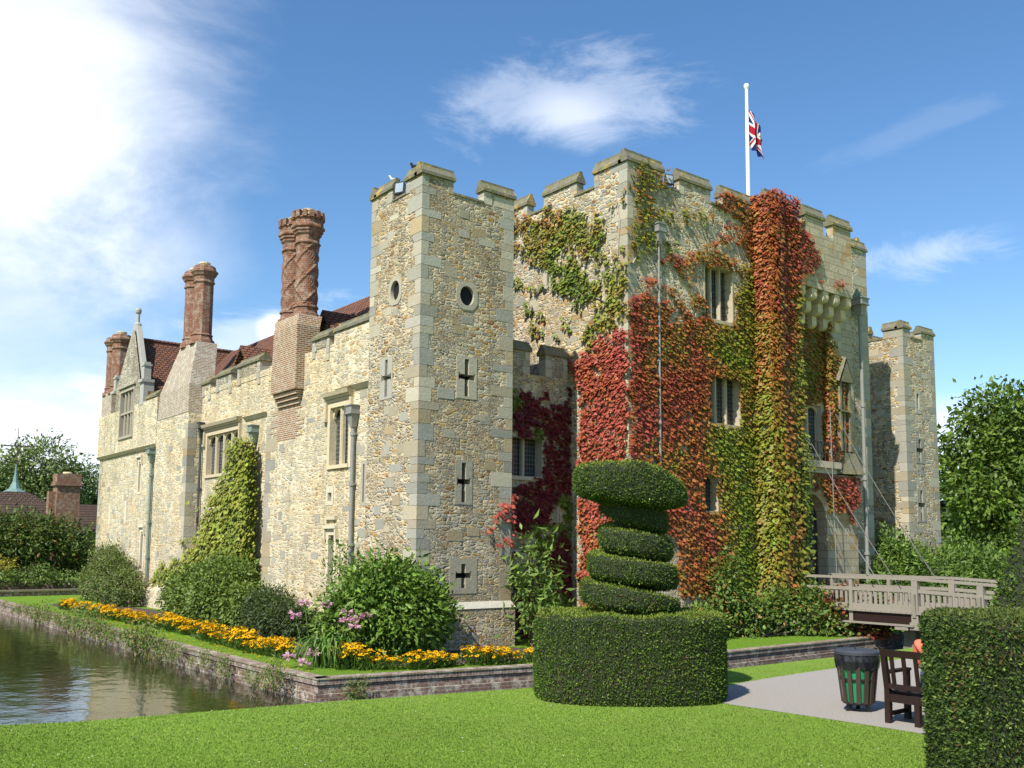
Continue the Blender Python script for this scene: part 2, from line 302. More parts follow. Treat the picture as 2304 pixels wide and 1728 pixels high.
def water_mat():
    t = NT('moat_water'); t.set('Base Color', (.022, .025, .009, 1)); t.set('Roughness', .02); t.set('IOR', 1.33); t.set('Specular IOR Level', .8)
    v = t.scale(t.pos(), (1.0, 1.0, 1)); n = t.noise(1.5, 3, .5, t.scale(t.pos(), (1.3, .9, 1))); n2 = t.noise(7, 3, .55)
    t.set('Normal', t.bump(t.math('ADD', n, t.math('MULTIPLY', n2, .16)), .014, 1)); return t.mat
M['water'] = water_mat()
def leaf_mat(name, gloss=.35, trans=.25, rough=.5, var=.35):
    t = NT(name); c = t.attr(); n = t.noise(2.3, 3, .6); c = t.mix(t.math('MULTIPLY', n, var), c, t.mix(1., c, (.5, .55, .5), 'MULTIPLY'))
    t.set('Base Color', c); t.set('Roughness', rough); t.set('Specular IOR Level', gloss)
    tr = t.N.new('ShaderNodeBsdfTranslucent'); t.L.new(t.mix(1., c, (1.0, 1.0, .7), 'MULTIPLY'), tr.inputs[0]); mx = t.N.new('ShaderNodeMixShader'); mx.inputs[0].default_value = trans
    t.L.new(t.b.outputs[0], mx.inputs[1]); t.L.new(tr.outputs[0], mx.inputs[2]); t.L.new(mx.outputs[0], t.out.inputs[0]); return t.mat
M['leaf'] = leaf_mat('leaves'); M['ivyleaf'] = leaf_mat('creeper_leaves', .3, .22); M['needle'] = leaf_mat('yew_needles', .2, .12, .6); M['blade'] = leaf_mat('grass_blades', .15, .3, .7); M['petal'] = leaf_mat('petals', .1, .3, .7, .1)
M['bark'] = simple('bark', (.13, .1, .075), .9, bump=.03, bs=14); M['twig'] = simple('hedge_inner_twigs', (.028, .034, .014), .95, bump=.04, bs=20, var=.4, vs=12); M['bark_pale'] = simple('pale_vine_stem', (.36, .31, .26), .9, bump=.02, bs=20)
# ------------------------------------------------------------------ scatter helpers (numpy)
def unit(a): return a/np.maximum(np.linalg.norm(a, axis=1, keepdims=True), 1e-9)
def kites(P, T, Nn, size, cols, aspect=.8, fold=.18, name='leaves'):
    """one folded four-cornered leaf per point: P base, T towards the tip, Nn face normal"""
    T = unit(T); Sd = unit(np.cross(T, Nn)); Nn = unit(np.cross(Sd, T)); s = np.asarray(size).reshape(-1, 1); w = s*aspect*.5
    a = P; b = P+T*s*.45+Sd*w-Nn*s*fold; c = P+T*s; d = P+T*s*.45-Sd*w-Nn*s*fold
    V = np.stack([a, b, c, d], 1).reshape(-1, 3); n = len(P); i = np.arange(n)*4
    F = np.concatenate([np.stack([i, i+1, i+2], 1), np.stack([i, i+2, i+3], 1)]); C = np.concatenate([cols, cols]); return npmesh(name, V, F, C)
def randdir(n, r=RNG): return unit(r.normal(size=(n, 3)))
def tints(n, a, b, jit=.18, r=RNG):
    k = r.random((n, 1)); c = np.array(a)*(1-k)+np.array(b)*k; return np.clip(c*(1+r.normal(0, jit, (n, 1))), .004, 1)
def inpoly(x, y, poly):
    ins = np.zeros(len(x), bool); n = len(poly)
    for i in range(n):
        x0, y0 = poly[i]; x1, y1 = poly[(i+1) % n]
        if y0 == y1: continue
        c = ((y0 > y) != (y1 > y)) & (x < (x1-x0)*(y-y0)/(y1-y0)+x0); ins ^= c
    return ins
def vnoise(x, y, sc, seed=0):
    r = np.random.default_rng(seed); G = r.random((64, 64)); X = (x*sc) % 63; Y = (y*sc) % 63; i = X.astype(int); j = Y.astype(int); fx = X-i; fy = Y-j; fx = fx*fx*(3-2*fx); fy = fy*fy*(3-2*fy)
    return (G[i, j]*(1-fx)+G[(i+1) % 64, j]*fx)*(1-fy)+(G[i, (j+1) % 64]*(1-fx)+G[(i+1) % 64, (j+1) % 64]*fx)*fy
def on_mesh(me, n, r=RNG):
    """n points spread over a mesh by area, with outward normals"""
    me.calc_loop_triangles(); nt = len(me.loop_triangles); tv = np.zeros(nt*3, np.int32); me.loop_triangles.foreach_get('vertices', tv); tv = tv.reshape(-1, 3)
    co = np.zeros(len(me.vertices)*3, np.float32); me.vertices.foreach_get('co', co); co = co.reshape(-1, 3); A, B, C = co[tv[:, 0]], co[tv[:, 1]], co[tv[:, 2]]
    cr = np.cross(B-A, C-A); ar = np.linalg.norm(cr, axis=1); k = r.choice(nt, n, p=ar/ar.sum()); u = r.random((n, 1)); v = r.random((n, 1)); f = (u+v) > 1; u = np.where(f, 1-u, u); v = np.where(f, 1-v, v)
    return A[k]+(B[k]-A[k])*u+(C[k]-A[k])*v, unit(cr[k])
def recalc(me):
    b = bmesh.new(); b.from_mesh(me); bmesh.ops.remove_doubles(b, verts=b.verts, dist=.0005); bmesh.ops.recalc_face_normals(b, faces=b.faces); b.to_mesh(me); b.free(); me.update()
# ------------------------------------------------------------------ ground, moat, water
BANK = [(-12, 14.4), (-4, 13.5), (2.35, 12.92), (3.17, 12.62), (6.12, 12.2), (9.45, 11.55), (13.89, 11.23), (17.1, 11.2), (60, 11.2)]
ISL = [(9.25, 58.0), (9.33, 49.7), (9.5, 34.3), (9.62, 22), (9.76, 19.35), (15.12, 18.39), (21.6, 17.6), (31.0, 17.7), (52, 17.7)]
ZI, ZW = -.8, -1.3
def sheet(name, polys, z, mat, kind='structure'):
    b = bmesh.new()
    for p in polys: b.faces.new([b.verts.new((x, y, z)) for x, y in p])
    bmesh.ops.triangulate(b, faces=b.faces); bmesh.ops.recalc_face_normals(b, faces=b.faces); me = bpy.data.meshes.new(name); b.to_mesh(me); b.free()
    o = link(name, me, mat); o['kind'] = kind; return o
BIG = 2500
# one ground sheet with the moat left open
sheet('ground', [BANK+[(60, 11.2), (60, -BIG), (-BIG, -BIG), (-BIG, 14.4)][0:]][0:1] if False else
      [[(-12, 14.4)]+BANK[1:]+[(60, -BIG), (-12, -BIG)], [(60, -BIG), (BIG, -BIG), (BIG, BIG), (60, BIG)], [(-BIG, -BIG), (-12, -BIG), (-12, BIG), (-BIG, BIG)], [(-12, 60), (60, 60), (60, BIG), (-12, BIG)]], 0, M['lawn'])
sheet('island_lawn', [ISL+[(52, 60), (9.25, 60)]], ZI, M['lawn_island'])
wa = sheet('moat_water', [[(-12.2, 11), (60.2, 11), (60.2, 60.2), (-12.2, 60.2)]], ZW, M['water'])
# moat bed sides: the bank's retaining wall on our side and round the outer edge
def strip_wall(mb, pts, z0, z1, th=.35, side=1, cap=None):
    for (x0, y0), (x1, y1) in zip(pts, pts[1:]):
        d = Vector((x1-x0, y1-y0)).normalized(); n = Vector((-d.y, d.x))*th*side
        mb.hexa([(x0, y0, z0), (x1, y1, z0), (x1+n.x, y1+n.y, z0), (x0+n.x, y0+n.y, z0), (x0, y0, z1), (x1, y1, z1), (x1+n.x, y1+n.y, z1), (x0+n.x, y0+n.y, z1)])
m = MB(); strip_wall(m, BANK, -1.6, -.012, .3, -1); strip_wall(m, [(-12, 60), (-12, 14.4)], -1.6, -.012, .3, -1); strip_wall(m, [(60, 11.2), (60, 60)], -1.6, -.012, .3, -1); strip_wall(m, [(-12, 60), (60, 60)], -1.6, -.012, .3, 1)
o = m.build('bank_wall', M['brick_moat']); tag(o, 'low brick retaining wall under the edge of the front lawn, mostly hidden', 'wall')
mw = empty('moat_wall', (9.76, 19.35, ZW), label='low red brick moat wall with lichen round the castle lawn', cat='wall')
m = MB(); strip_wall(m, ISL, -1.7, -1.12, .5, 1); o = m.build('wall_footing', M['brick_moat'], mw)
m = MB(); strip_wall(m, [(x+.06, y+.05) for x, y in ISL], -1.12, ZI-.12, .45, 1); m.build('wall_face', M['brick_moat'], mw)
m = MB(); strip_wall(m, [(x+.02, y+.02) for x, y in ISL], ZI-.12, ZI+.03, .36, 1); m.build('capping', M['brick_edge'], mw)
# ------------------------------------------------------------------ castle
CA = empty('castle', (24, 30, ZI), label='moated stone castle with battlements, brick chimneys and creeper clad gatehouse', cat='castle')
STONES = [(.56, .51, .39), (.49, .46, .37), (.6, .54, .4), (.44, .42, .35), (.55, .47, .33), (.54, .42, .25), (.5, .47, .39)]
def stone(k=.84): c = random.choice(STONES); j = random.uniform(.74, 1.08)*k; return tuple(x*j for x in c)
def F(face, plane):
    return {'S': lambda u, d, z: (u, plane+d, z), 'W': lambda u, d, z: (plane+d, u, z), 'N': lambda u, d, z: (u, plane-d, z), 'E': lambda u, d, z: (plane-d, u, z)}[face]
def wall(mb, f, u0, u1, z0, z1, holes=(), reveal=None, back=None, d0=0):
    """flat wall with rectangular openings; reveal: depth of the jambs; back: material index closing the hole"""
    us = sorted({u0, u1, *[h[0] for h in holes], *[h[1] for h in holes]}); zs = sorted({z0, z1, *[h[2] for h in holes], *[h[3] for h in holes]})
    us = [u for u in us if u0-1e-6 <= u <= u1+1e-6]; zs = [z for z in zs if z0-1e-6 <= z <= z1+1e-6]
    nu, nz = len(us)-1, len(zs)-1; H = [[any(h[0]-1e-6 <= (us[i]+us[i+1])/2 <= h[1]+1e-6 and h[2]-1e-6 <= (zs[j]+zs[j+1])/2 <= h[3]+1e-6 for h in holes) for j in range(nz)] for i in range(nu)]
    m0 = mb.mi
    for i in range(nu):
        for j in range(nz):
            a, b, c, d = us[i], us[i+1], zs[j], zs[j+1]
            if not H[i][j]: mb.face(f(a, d0, c), f(b, d0, c), f(b, d0, d), f(a, d0, d)); continue
            if reveal:
                if i == 0 or not H[i-1][j]: mb.face(f(a, d0, c), f(a, reveal, c), f(a, reveal, d), f(a, d0, d))
                if i == nu-1 or not H[i+1][j]: mb.face(f(b, d0, c), f(b, reveal, c), f(b, reveal, d), f(b, d0, d))
                if j == 0 or not H[i][j-1]: mb.face(f(a, d0, c), f(b, d0, c), f(b, reveal, c), f(a, reveal, c))
                if j == nz-1 or not H[i][j+1]: mb.face(f(a, d0, d), f(b, d0, d), f(b, reveal, d), f(a, reveal, d))
                if back is not None: mb.mi = back; mb.face(f(a, reveal, c), f(b, reveal, c), f(b, reveal, d), f(a, reveal, d)); mb.mi = m0
def fbox(mb, f, u0, u1, d0, d1, z0, z1):
    mb.hexa([f(u0, d0, z0), f(u1, d0, z0), f(u1, d1, z0), f(u0, d1, z0), f(u0, d0, z1), f(u1, d0, z1), f(u1, d1, z1), f(u0, d1, z1)])
def quoins(parent, cx, cy, sx, sy, z0, z1, h=.36, a=.62, b=.34, p=.008):
    """alternating dressed corner stones; sx, sy: direction of the wall faces away from the corner"""
    m = MB(); z = z0; k = 0
    while z < z1-.1:
        hh = min(h*random.uniform(.6, 1.35), z1-z); m.col = stone(); la, lb = (a, b) if k % 2 else (b, a); la *= random.uniform(.6, 1.35); lb *= random.uniform(.6, 1.35)
        m.box(cx-sx*p, cx+sx*la, cy-sy*p, cy+sy*.02, z, z+hh-.014)
        m.box(cx-sx*p, cx+sx*.02, cy+sy*.02, cy+sy*lb, z, z+hh-.014); z += hh; k += 1
    return absorb(parent, m, M['ashlar'])
def blocks(m, f, u0, u1, z0, z1, n, p=.012, avoid=()):
    """n scattered larger dressed blocks standing just proud of the rubble"""
    for _ in range(n):
        w = random.uniform(.28, .6); h = random.uniform(.16, .32); u = random.uniform(u0, u1-w); z = random.uniform(z0, z1-h); m.col = stone()
        if any(u < h_[1]+.05 and u+w > h_[0]-.05 and z < h_[3]+.05 and z+h > h_[2]-.05 for h_ in avoid): continue
        fbox(m, f, u, u+w, -p*random.uniform(.3, 1), .02, z, z+h)
def coping(parent, axis, a0, a1, c, half, z, h=.3, ov=.07, name='coping'):
    """saddle-backed coping stone: runs along axis from a0 to a1, centred on c"""
    m = MB(); P = (lambda t, s_, z_: (t, c+s_, z_)) if axis == 'x' else (lambda t, s_, z_: (c+s_, t, z_))
    n = max(1, round((a1-a0)/.75)); L = (a1-a0+2*ov)/n
    for i in range(n):
        t0 = a0-ov+i*L+(.006 if i else 0); t1 = a0-ov+(i+1)*L-(.006 if i < n-1 else 0); dz = random.uniform(-.008, .008); w = half+ov
        pr = [(-w, z), (w, z), (w, z+.1+dz), (.075, z+h*.82+dz), (.075, z+h+dz), (-.075, z+h+dz), (-.075, z+h*.82+dz), (-w, z+.1+dz)]
        A = [P(t0, s_, q) for s_, q in pr]; B = [P(t1, s_, q) for s_, q in pr]
        m.face(*A[::-1]); m.face(*B)
        for k in range(8): m.face(A[k], A[(k+1) % 8], B[(k+1) % 8], B[k])
    o = m.build(name, M['coping'], parent); bv = o.modifiers.new('soft', 'BEVEL'); bv.width = .018; bv.segments = 2; bv.limit_method = 'ANGLE'; return o
def merlon(mat, parent, axis, a0, a1, c, half, z0, z1, h=.3):
    mb = MB()
    if axis == 'x': mb.box(a0, a1, c-half, c+half, z0, z1)
    else: mb.box(c-half, c+half, a0, a1, z0, z1)
    mb.build('merlon', mat, parent)
    coping(parent, axis, a0, a1, c, half, z1, h)
def end_stones(mb, axis, a, sgn, c, half, z0, z1):
    """dressed stones at the end of a merlon or crenel"""
    z = z0
    while z < z1-.05:
        hh = min(random.uniform(.2, .34), z1-z); w = random.uniform(.16, .34); mb.col = stone(.9)
        x0, x1 = sorted((a-sgn*.012, a+sgn*w))
        if axis == 'x': mb.box(x0, x1, c-half-.012, c+half+.012, z+.004, z+hh-.008)
        else: mb.box(c-half-.012, c+half+.012, x0, x1, z+.004, z+hh-.008)
        z += hh
def loop(parent, f, u, z0, z1, zc, cw=.3, s=.07, plate=None, name='arrow_loop'):
    """cross-shaped arrow loop cut in pale dressed slabs"""
    m = MB(); pz0, pz1, pw = plate or (z0-.07, z1+.07, cw+.07)
    cuts = [(u-s, u+s, z0, z1)]+([(u-cw, u+cw, zc-s*.95, zc+s*.95), (u-cw, u-cw+.05, zc-s*1.5, zc+s*1.5), (u+cw-.05, u+cw, zc-s*1.5, zc+s*1.5)] if cw else [])
    m.col = stone(.86)
    wall(m, f, u-pw, u+pw, pz0, pz1, cuts, .32, 1, -.014)
    for a, b, c, d in ((u-pw, u-pw, pz0, pz1), (u+pw, u+pw, pz0, pz1)): m.face(f(a, -.014, c), f(a, .03, c), f(a, .03, d), f(a, -.014, d))
    for z in (pz0, pz1): m.face(f(u-pw, -.014, z), f(u+pw, -.014, z), f(u+pw, .03, z), f(u-pw, .03, z))
    return m.build(name, [M['ashlar'], M['dark']], parent)
def loop_hole(u, z0, z1, cw, plate=None):
    pz0, pz1, pw = plate or (z0-.07, z1+.07, cw+.07); return (u-pw+.02, u+pw-.02, pz0+.02, pz1-.02)
def round_window(parent, f, u, z, r=.26, ry=.3):
    m = MB(); m.col = (.43, .39, .29); n = 28; w, h = r+.13, ry+.13; cir = []; sq = []
    for k in range(n):
        a = 2*math.pi*k/n; c, s = math.cos(a), math.sin(a); cir.append((u+r*c, z+ry*s)); t = 1/max(abs(c), abs(s)); t = min(t, 1.1); sq.append((u+w*c*t, z+h*s*t))
    for k in range(n):
        j = (k+1) % n; a, b, c, d = cir[k], cir[j], sq[j], sq[k]
        m.face(f(a[0], -.02, a[1]), f(b[0], -.02, b[1]), f(c[0], -.02, c[1]), f(d[0], -.02, d[1])); m.face(f(a[0], -.02, a[1]), f(b[0], -.02, b[1]), f(b[0], .3, b[1]), f(a[0], .3, a[1]))
        m.face(f(c[0], -.02, c[1]), f(d[0], -.02, d[1]), f(d[0], .03, d[1]), f(c[0], .03, c[1]))
    m.mi = 1; m.face(*[f(x, .09, y) for x, y in cir]); o = m.build('round_window', [M['ashlar'], M['dark']], parent); return o
def arch_pts(u0, u1, zs, rise, n=7):
    """pointed arch from springing zs; returns the curve from left to right"""
    c = (u0+u1)/2; w = (u1-u0)/2; L = [(c-w*math.cos(t*math.pi/2), zs+rise*math.sin(t*math.pi/2)**.85) for t in [i/n for i in range(n+1)]]
    return L+[(2*c-x, z) for x, z in L[::-1][1:]]
def head(m, f, u0, u1, zs, ztop, d0, d1, rise):
    P = arch_pts(u0, u1, zs, rise)
    for (a, za), (b, zb) in zip(P, P[1:]):
        m.face(f(a, d0, za), f(b, d0, zb), f(b, d0, ztop), f(a, d0, ztop)); m.face(f(a, d0, za), f(b, d0, zb), f(b, d1, zb), f(a, d1, za))
def window(parent, f, u0, u1, z0, z1, lights=2, rise=.16, hood=True, transom=None, depth=.26, tone=(.66, .58, .42), jamb=.17, bars=0, label=None, front=-.02):
    w = MB(); w.col = tone
    wall(w, f, u0-jamb, u1+jamb, z0-.14, z1+jamb, [(u0, u1, z0, z1)], depth+.12, None, front)
    for u in (u0-jamb, u1+jamb): w.face(f(u, front, z0-.14), f(u, .04, z0-.14), f(u, .04, z1+jamb), f(u, front, z1+jamb))
    for z in (z0-.14, z1+jamb): w.face(f(u0-jamb, front, z), f(u1+jamb, front, z), f(u1+jamb, .04, z), f(u0-jamb, .04, z))
    fbox(w, f, u0-.05, u1+.05, front-.05, depth-.04, z0-.13, z0-.01)   # sill
    o = w.build('window', M['ashlar'], parent)
    if label: o['label'] = label
    W_ = (u1-u0)/lights
    g = MB(); g.face(f(u0-.02, depth+.1, z0-.02), f(u1+.02, depth+.1, z0-.02), f(u1+.02, depth+.1, z1+.02), f(u0-.02, depth+.1, z1+.02)); g.build('glazing', M['glass'], o)
    for i in range(1, lights):
        q = MB(); q.col = tone; u = u0+W_*i; a, b = depth-.1, depth+.07
        q.hexa([f(u-.05, a+.06, z0), f(u-.025, a, z0), f(u+.025, a, z0), f(u+.05, a+.06, z0), f(u-.05, a+.06, z1), f(u-.025, a, z1), f(u+.025, a, z1), f(u+.05, a+.06, z1)])
        fbox(q, f, u-.05, u+.05, a+.06, b, z0, z1); q.build('mullion', M['ashlar'], o)
    if rise:
        t = MB(); t.col = tone
        for i in range(lights): head(t, f, u0+W_*i+.045, u0+W_*(i+1)-.045, z1-rise-.06, z1+.01, depth-.03, depth+.06, rise)
        for i in range(lights+1): fbox(t, f, max(u0, u0+W_*i-.045), min(u1, u0+W_*i+.045), depth-.03, depth+.06, z1-rise-.06, z1+.01)
        t.build('tracery', M['ashlar'], o)
    if transom: t = MB(); t.col = tone; fbox(t, f, u0, u1, depth-.115, depth+.075, transom-.05, transom+.05); t.build('transom', M['ashlar'], o)
    if bars:
        t = MB()
        for i in range(lights):
            for k in range(1, 3): x = u0+W_*i+W_*k/3; fbox(t, f, x-.009, x+.009, depth+.02, depth+.038, z0, z1)
        for k in range(1, bars+1): z = z0+(z1-z0)*k/(bars+1); fbox(t, f, u0, u1, depth+.038, depth+.05, z-.012, z+.012)
        t.build('iron_bars', M['iron'], o)
    if hood:
        h = MB(); h.col = tuple(x*.86 for x in tone); zz = z1+jamb+.02
        for k, (dd, hh) in enumerate(((.26, .13), (.17, .1), (.09, .08))):
            z_ = zz+.3-k*.115; h.hexa([f(u0-jamb-.06, -dd+.05, z_-hh), f(u1+jamb+.06, -dd+.05, z_-hh), f(u1+jamb+.06, .02, z_-hh), f(u0-jamb-.06, .02, z_-hh), f(u0-jamb-.1, -dd, z_), f(u1+jamb+.1, -dd, z_), f(u1+jamb+.1, .02, z_+.03), f(u0-jamb-.1, .02, z_+.03)])
        for u in (u0-jamb-.1, u1+jamb-.02): fbox(h, f, u, u+.12, -.11, .02, zz-.55, zz+.02)
        for u in (u0-jamb-.2, u1+jamb-.02): fbox(h, f, u, u+.22, -.13, .018, zz-.64, zz-.552)
        h.build('hood_mould', M['ashlar'], o)
    return o
def whole(u0, u1, z0, z1, jamb=.17): return (u0-jamb+.03, u1+jamb-.03, z0-.11, z1+jamb-.03)
# ---- south-west corner tower
def tower(name, x0, x1, y0, y1, zc, mat, Sloops, Wloops, Sround, Wround, label, S_m, W_m, hm=.4):
    fS, fW, fE, fN = F('S', y0), F('W', x0), F('E', x1), F('N', y1); m = MB()
    t = .28; zd = zc-1.1
    hS = [loop_hole(*q) for q in Sloops]+[(u-.29, u+.29, z-.33, z+.33) for u, z in Sround]; hW = [loop_hole(*q) for q in Wloops]+[(u-.29, u+.29, z-.33, z+.33) for u, z in Wround]
    wall(m, fS, x0, x1, ZI-.1, zd, hS); wall(m, fW, y0, y1, ZI-.1, zd, hW); wall(m, fE, y0, y1, ZI-.1, zd); wall(m, fN, x0, x1, ZI-.1, zd)
    m.face((x0, y0, zd), (x1, y0, zd), (x1, y1, zd), (x0, y1, zd))
    m.box(x0, x1, y0, y0+t, zd, zc); m.box(x0, x1, y1-t, y1, zd, zc); m.box(x0, x0+t, y0+t, y1-t, zd, zc); m.box(x1-t, x1, y0+t, y1-t, zd, zc)
    root = m.build(name, mat, CA); root['label'] = label
    es = MB(); h = t/2; zt = zc+hm
    def mer(ax, a0, a1, c, ends=(1, 1)):
        z_ = zt+random.uniform(-.01, .01); merlon(mat, root, ax, a0, a1, c, h, zc, z_, .37)
        if ends[0]: end_stones(es, ax, a0, 1, c, h, zc, z_-.003)
        if ends[1]: end_stones(es, ax, a1, -1, c, h, zc, z_-.003)
    for a0, a1 in S_m: mer('x', a0, a1, y0+h, (a0 > x0+.1, a1 < x1-.1)); 
    for a0, a1 in S_m: mer('x', a0, a1, y1-h, (a0 > x0+.1, a1 < x1-.1))
    for a0, a1 in W_m:
        b0 = a0 if a0 > y0+.1 else y0+t; b1 = a1 if a1 < y1-.1 else y1-t
        mer('y', b0+(.001 if b0 == y0+t else 0), b1, x0+h, (a0 > y0+.1, a1 < y1-.1)); mer('y', b0+(.001 if b0 == y0+t else 0), b1, x1-h, (a0 > y0+.1, a1 < y1-.1))
    absorb(root, es, M['ashlar'])
    # sill stones in the crenels
    q = MB()
    for (a0, a1), (b0, b1) in zip(S_m, S_m[1:]): q.box(a1+.01, b0-.01, y0-.03, y0+t+.03, zc+.003, zc+.07)
    for (a0, a1), (b0, b1) in zip(W_m, W_m[1:]): q.box(x0-.03, x0+t+.03, a1+.01, b0-.01, zc+.003, zc+.07)
    absorb(root, q, M['coping'])
    quoins(root, x0, y0, 1, 1, .5 if name == 'corner_tower' else 0, zc+hm); quoins(root, x1, y0, -1, 1, .5 if name == 'corner_tower' else 0, zc+hm); quoins(root, x0, y1, 1, -1, 8.6, zc+hm)
    b = MB(); blocks(b, fS, x0+.6, x1-.6, 1.8, zc-.4, 22, avoid=hS); blocks(b, fW, y0+.6, y1-.5, 1.8, zc-.4, 22, avoid=hW); absorb(root, b, M['ashlar'])
    for q_ in Sloops: u, z0, z1, cw = q_[:4]; pl = q_[4] if len(q_) > 4 else None; loop(root, fS, u, z0, z1, z0+(z1-z0)*.52, cw, .078 if name == 'corner_tower' else .1, pl)
    for q_ in Wloops: u, z0, z1, cw = q_[:4]; loop(root, fW, u, z0, z1, z0+(z1-z0)*.52, cw, .075)
    for u, z in Sround: round_window(root, fS, u, z)
    for u, z in Wround: round_window(root, fW, u, z, .25, .31)
    return root
T1 = tower('corner_tower', 14.34, 17.74, 22.57, 25.5, 12.66, M['rubble'], [(16.01, 6.6, 7.73, .3), (15.95, 3.46, 4.62, .24), (15.98, .96, 1.66, .28, (.8, 1.82, .48))], [(24.4, 6.63, 7.77, .29)], [(15.98, 9.65)], [(23.98, 9.82)],
           'square corner tower nearest the lawn, pale rubble with cross arrow loops', [(14.34, 15.42), (16.58, 17.74)], [(22.57, 23.44), (24.26, 25.5)])
# battered plinth of the tower
m = MB(); a = .1
m.hexa([(14.34-a, 22.57-a, ZI-.1), (17.74+a, 22.57-a, ZI-.1), (17.74+a, 25.5, ZI-.1), (14.34-a, 25.5, ZI-.1), (14.34-a, 22.57-a, .36), (17.74+a, 22.57-a, .36), (17.74+a, 25.5, .36), (14.34-a, 25.5, .36)])
o = m.build('plinth', M['rubble'], T1)
m = MB(); m.col = (.6, .56, .46)
m.hexa([(14.34-a-.02, 22.57-a-.02, .362), (17.74+a+.02, 22.57-a-.02, .362), (17.74+a+.02, 25.5, .362), (14.34-a-.02, 25.5, .362), (14.335, 22.565, .56), (17.745, 22.565, .56), (17.745, 25.5, .56), (14.335, 25.5, .56)]); m.build('plinth_weathering', M['ashlar'], T1)
# ---- curtain between corner tower and gatehouse
YC = 24.25; fC = F('S', YC)
m = MB(); wall(m, fC, 17.74, 21.6, ZI-.1, 7.96, [whole(19.05, 20.35, 4.5, 5.8)]); m.face((17.74, YC+.9, 7.96), (21.6, YC+.9, 7.96), (21.6, YC, 7.96), (17.74, YC, 7.96)); m.face((17.74, YC+.9, 7.96), (21.6, YC+.9, 7.96), (21.6, YC+.9, ZI), (17.74, YC+.9, ZI))
CW = m.build('curtain_wall', M['rubble_keep'], CA)
es = MB()
for a0, a1 in ((17.74, 19.8), (20.51, 21.5)): merlon(M['rubble_par'], CW, 'x', a0, a1, YC+.17, .17, 7.96, 8.72, .36); end_stones(es, 'x', a1, -1, YC+.17, .17, 7.96, 8.72); end_stones(es, 'x', a0, 1, YC+.17, .17, 7.96, 8.72) if a0 > 18 else None
absorb(CW, es, M['ashlar'])
window(CW, fC, 19.05, 20.35, 4.5, 5.8, 2, 0, False, tone=(.55, .5, .4))
window(CW, fC, 19.0, 19.7, .75, 1.9, 1, 0, False, tone=(.55, .5, .4))
# ---- gatehouse keep
XK, YK, XR = 21.6, 21.38, 35.9; ZK = 14.5; t = .3
fKW, fKS = F('W', XK), F('S', YK); m = MB()
KW = [(25.45, 26.95, 10.28, 12.2, 3), (25.55, 27.3, 6.55, 8.3, 3), (25.2, 26.0, 3.45, 4.75, 1)]
zd = 13.2; YB = 34
wall(m, fKW, YK, YB, ZI-.1, zd, [loop_hole(25.42, 11.6, 12.4, 0, (11.4, 12.6, .28))]); wall(m, fKS, XK, XR, ZI-.1, zd, [whole(*k[:4], .06) for k in KW]+[(29.5, 34.6, ZI-.1, 12.05)]); wall(m, F('E', XR), YK, YB, ZI-.1, zd); wall(m, F('N', YB), XK, XR, ZI-.1, zd)
m.face((XK, YK, zd), (XR, YK, zd), (XR, YB, zd), (XK, YB, zd))
m.box(XK, XR, YK, YK+t, zd, ZK); m.box(XK, XR, YB-t, YB, zd, ZK); m.box(XK, XK+t, YK+t, YB-t, zd, ZK); m.box(XR-t, XR, YK+t, YB-t, zd, ZK)
# turret buttress on the front
m.box(28.25, 29.48, 20.45, YK+.02, ZI-.1, 14.9)
KP = m.build('gatehouse', M['rubble_keep'], CA); KP['label'] = 'tall gatehouse block largely covered in red and green creeper'
es = MB(); h = t/2
def kmer(ax, a0, a1, c, z1, ends=(1, 1), z0=ZK, hh=None):
    hh = hh or h; merlon(M['rubble_keep'], KP, ax, a0, a1, c, hh, z0, z1, .43)
    if ends[0]: end_stones(es, ax, a0, 1, c, hh, z0, z1-.003)
    if ends[1]: end_stones(es, ax, a1, -1, c, hh, z0, z1-.003)
kmer('x', XK, 23.3, YK+h, 15.0, (0, 1)); kmer('x', 24.15, 25.8, YK+h, 14.98); kmer('x', 26.5, 28.24, YK+h, 14.96, (1, 0)); kmer('x', 34.75, XR, YK+h, 14.75, (1, 1))
kmer('y', YK+t, 22.95, XK+h, 15.0, (0, 1)); kmer('y', 23.88, 25.65, XK+h, 15.0); kmer('y', 26.65, 28.3, XK+h, 14.98); kmer('y', 29.3, 31.0, XK+h, 14.98)
kmer('y', YK+t, 23.0, XR-h, 15.0, (0, 1)); kmer('y', 24.2, 26, XR-h, 15.0); kmer('y', 27.2, 29, XR-h, 15.0)
for x in (22, 25, 28, 31, 34): kmer('x', x, x+1.6, YB-h, 15.0)
coping(KP, 'x', 28.25, 29.48, 20.87, .42, 14.9, .6)
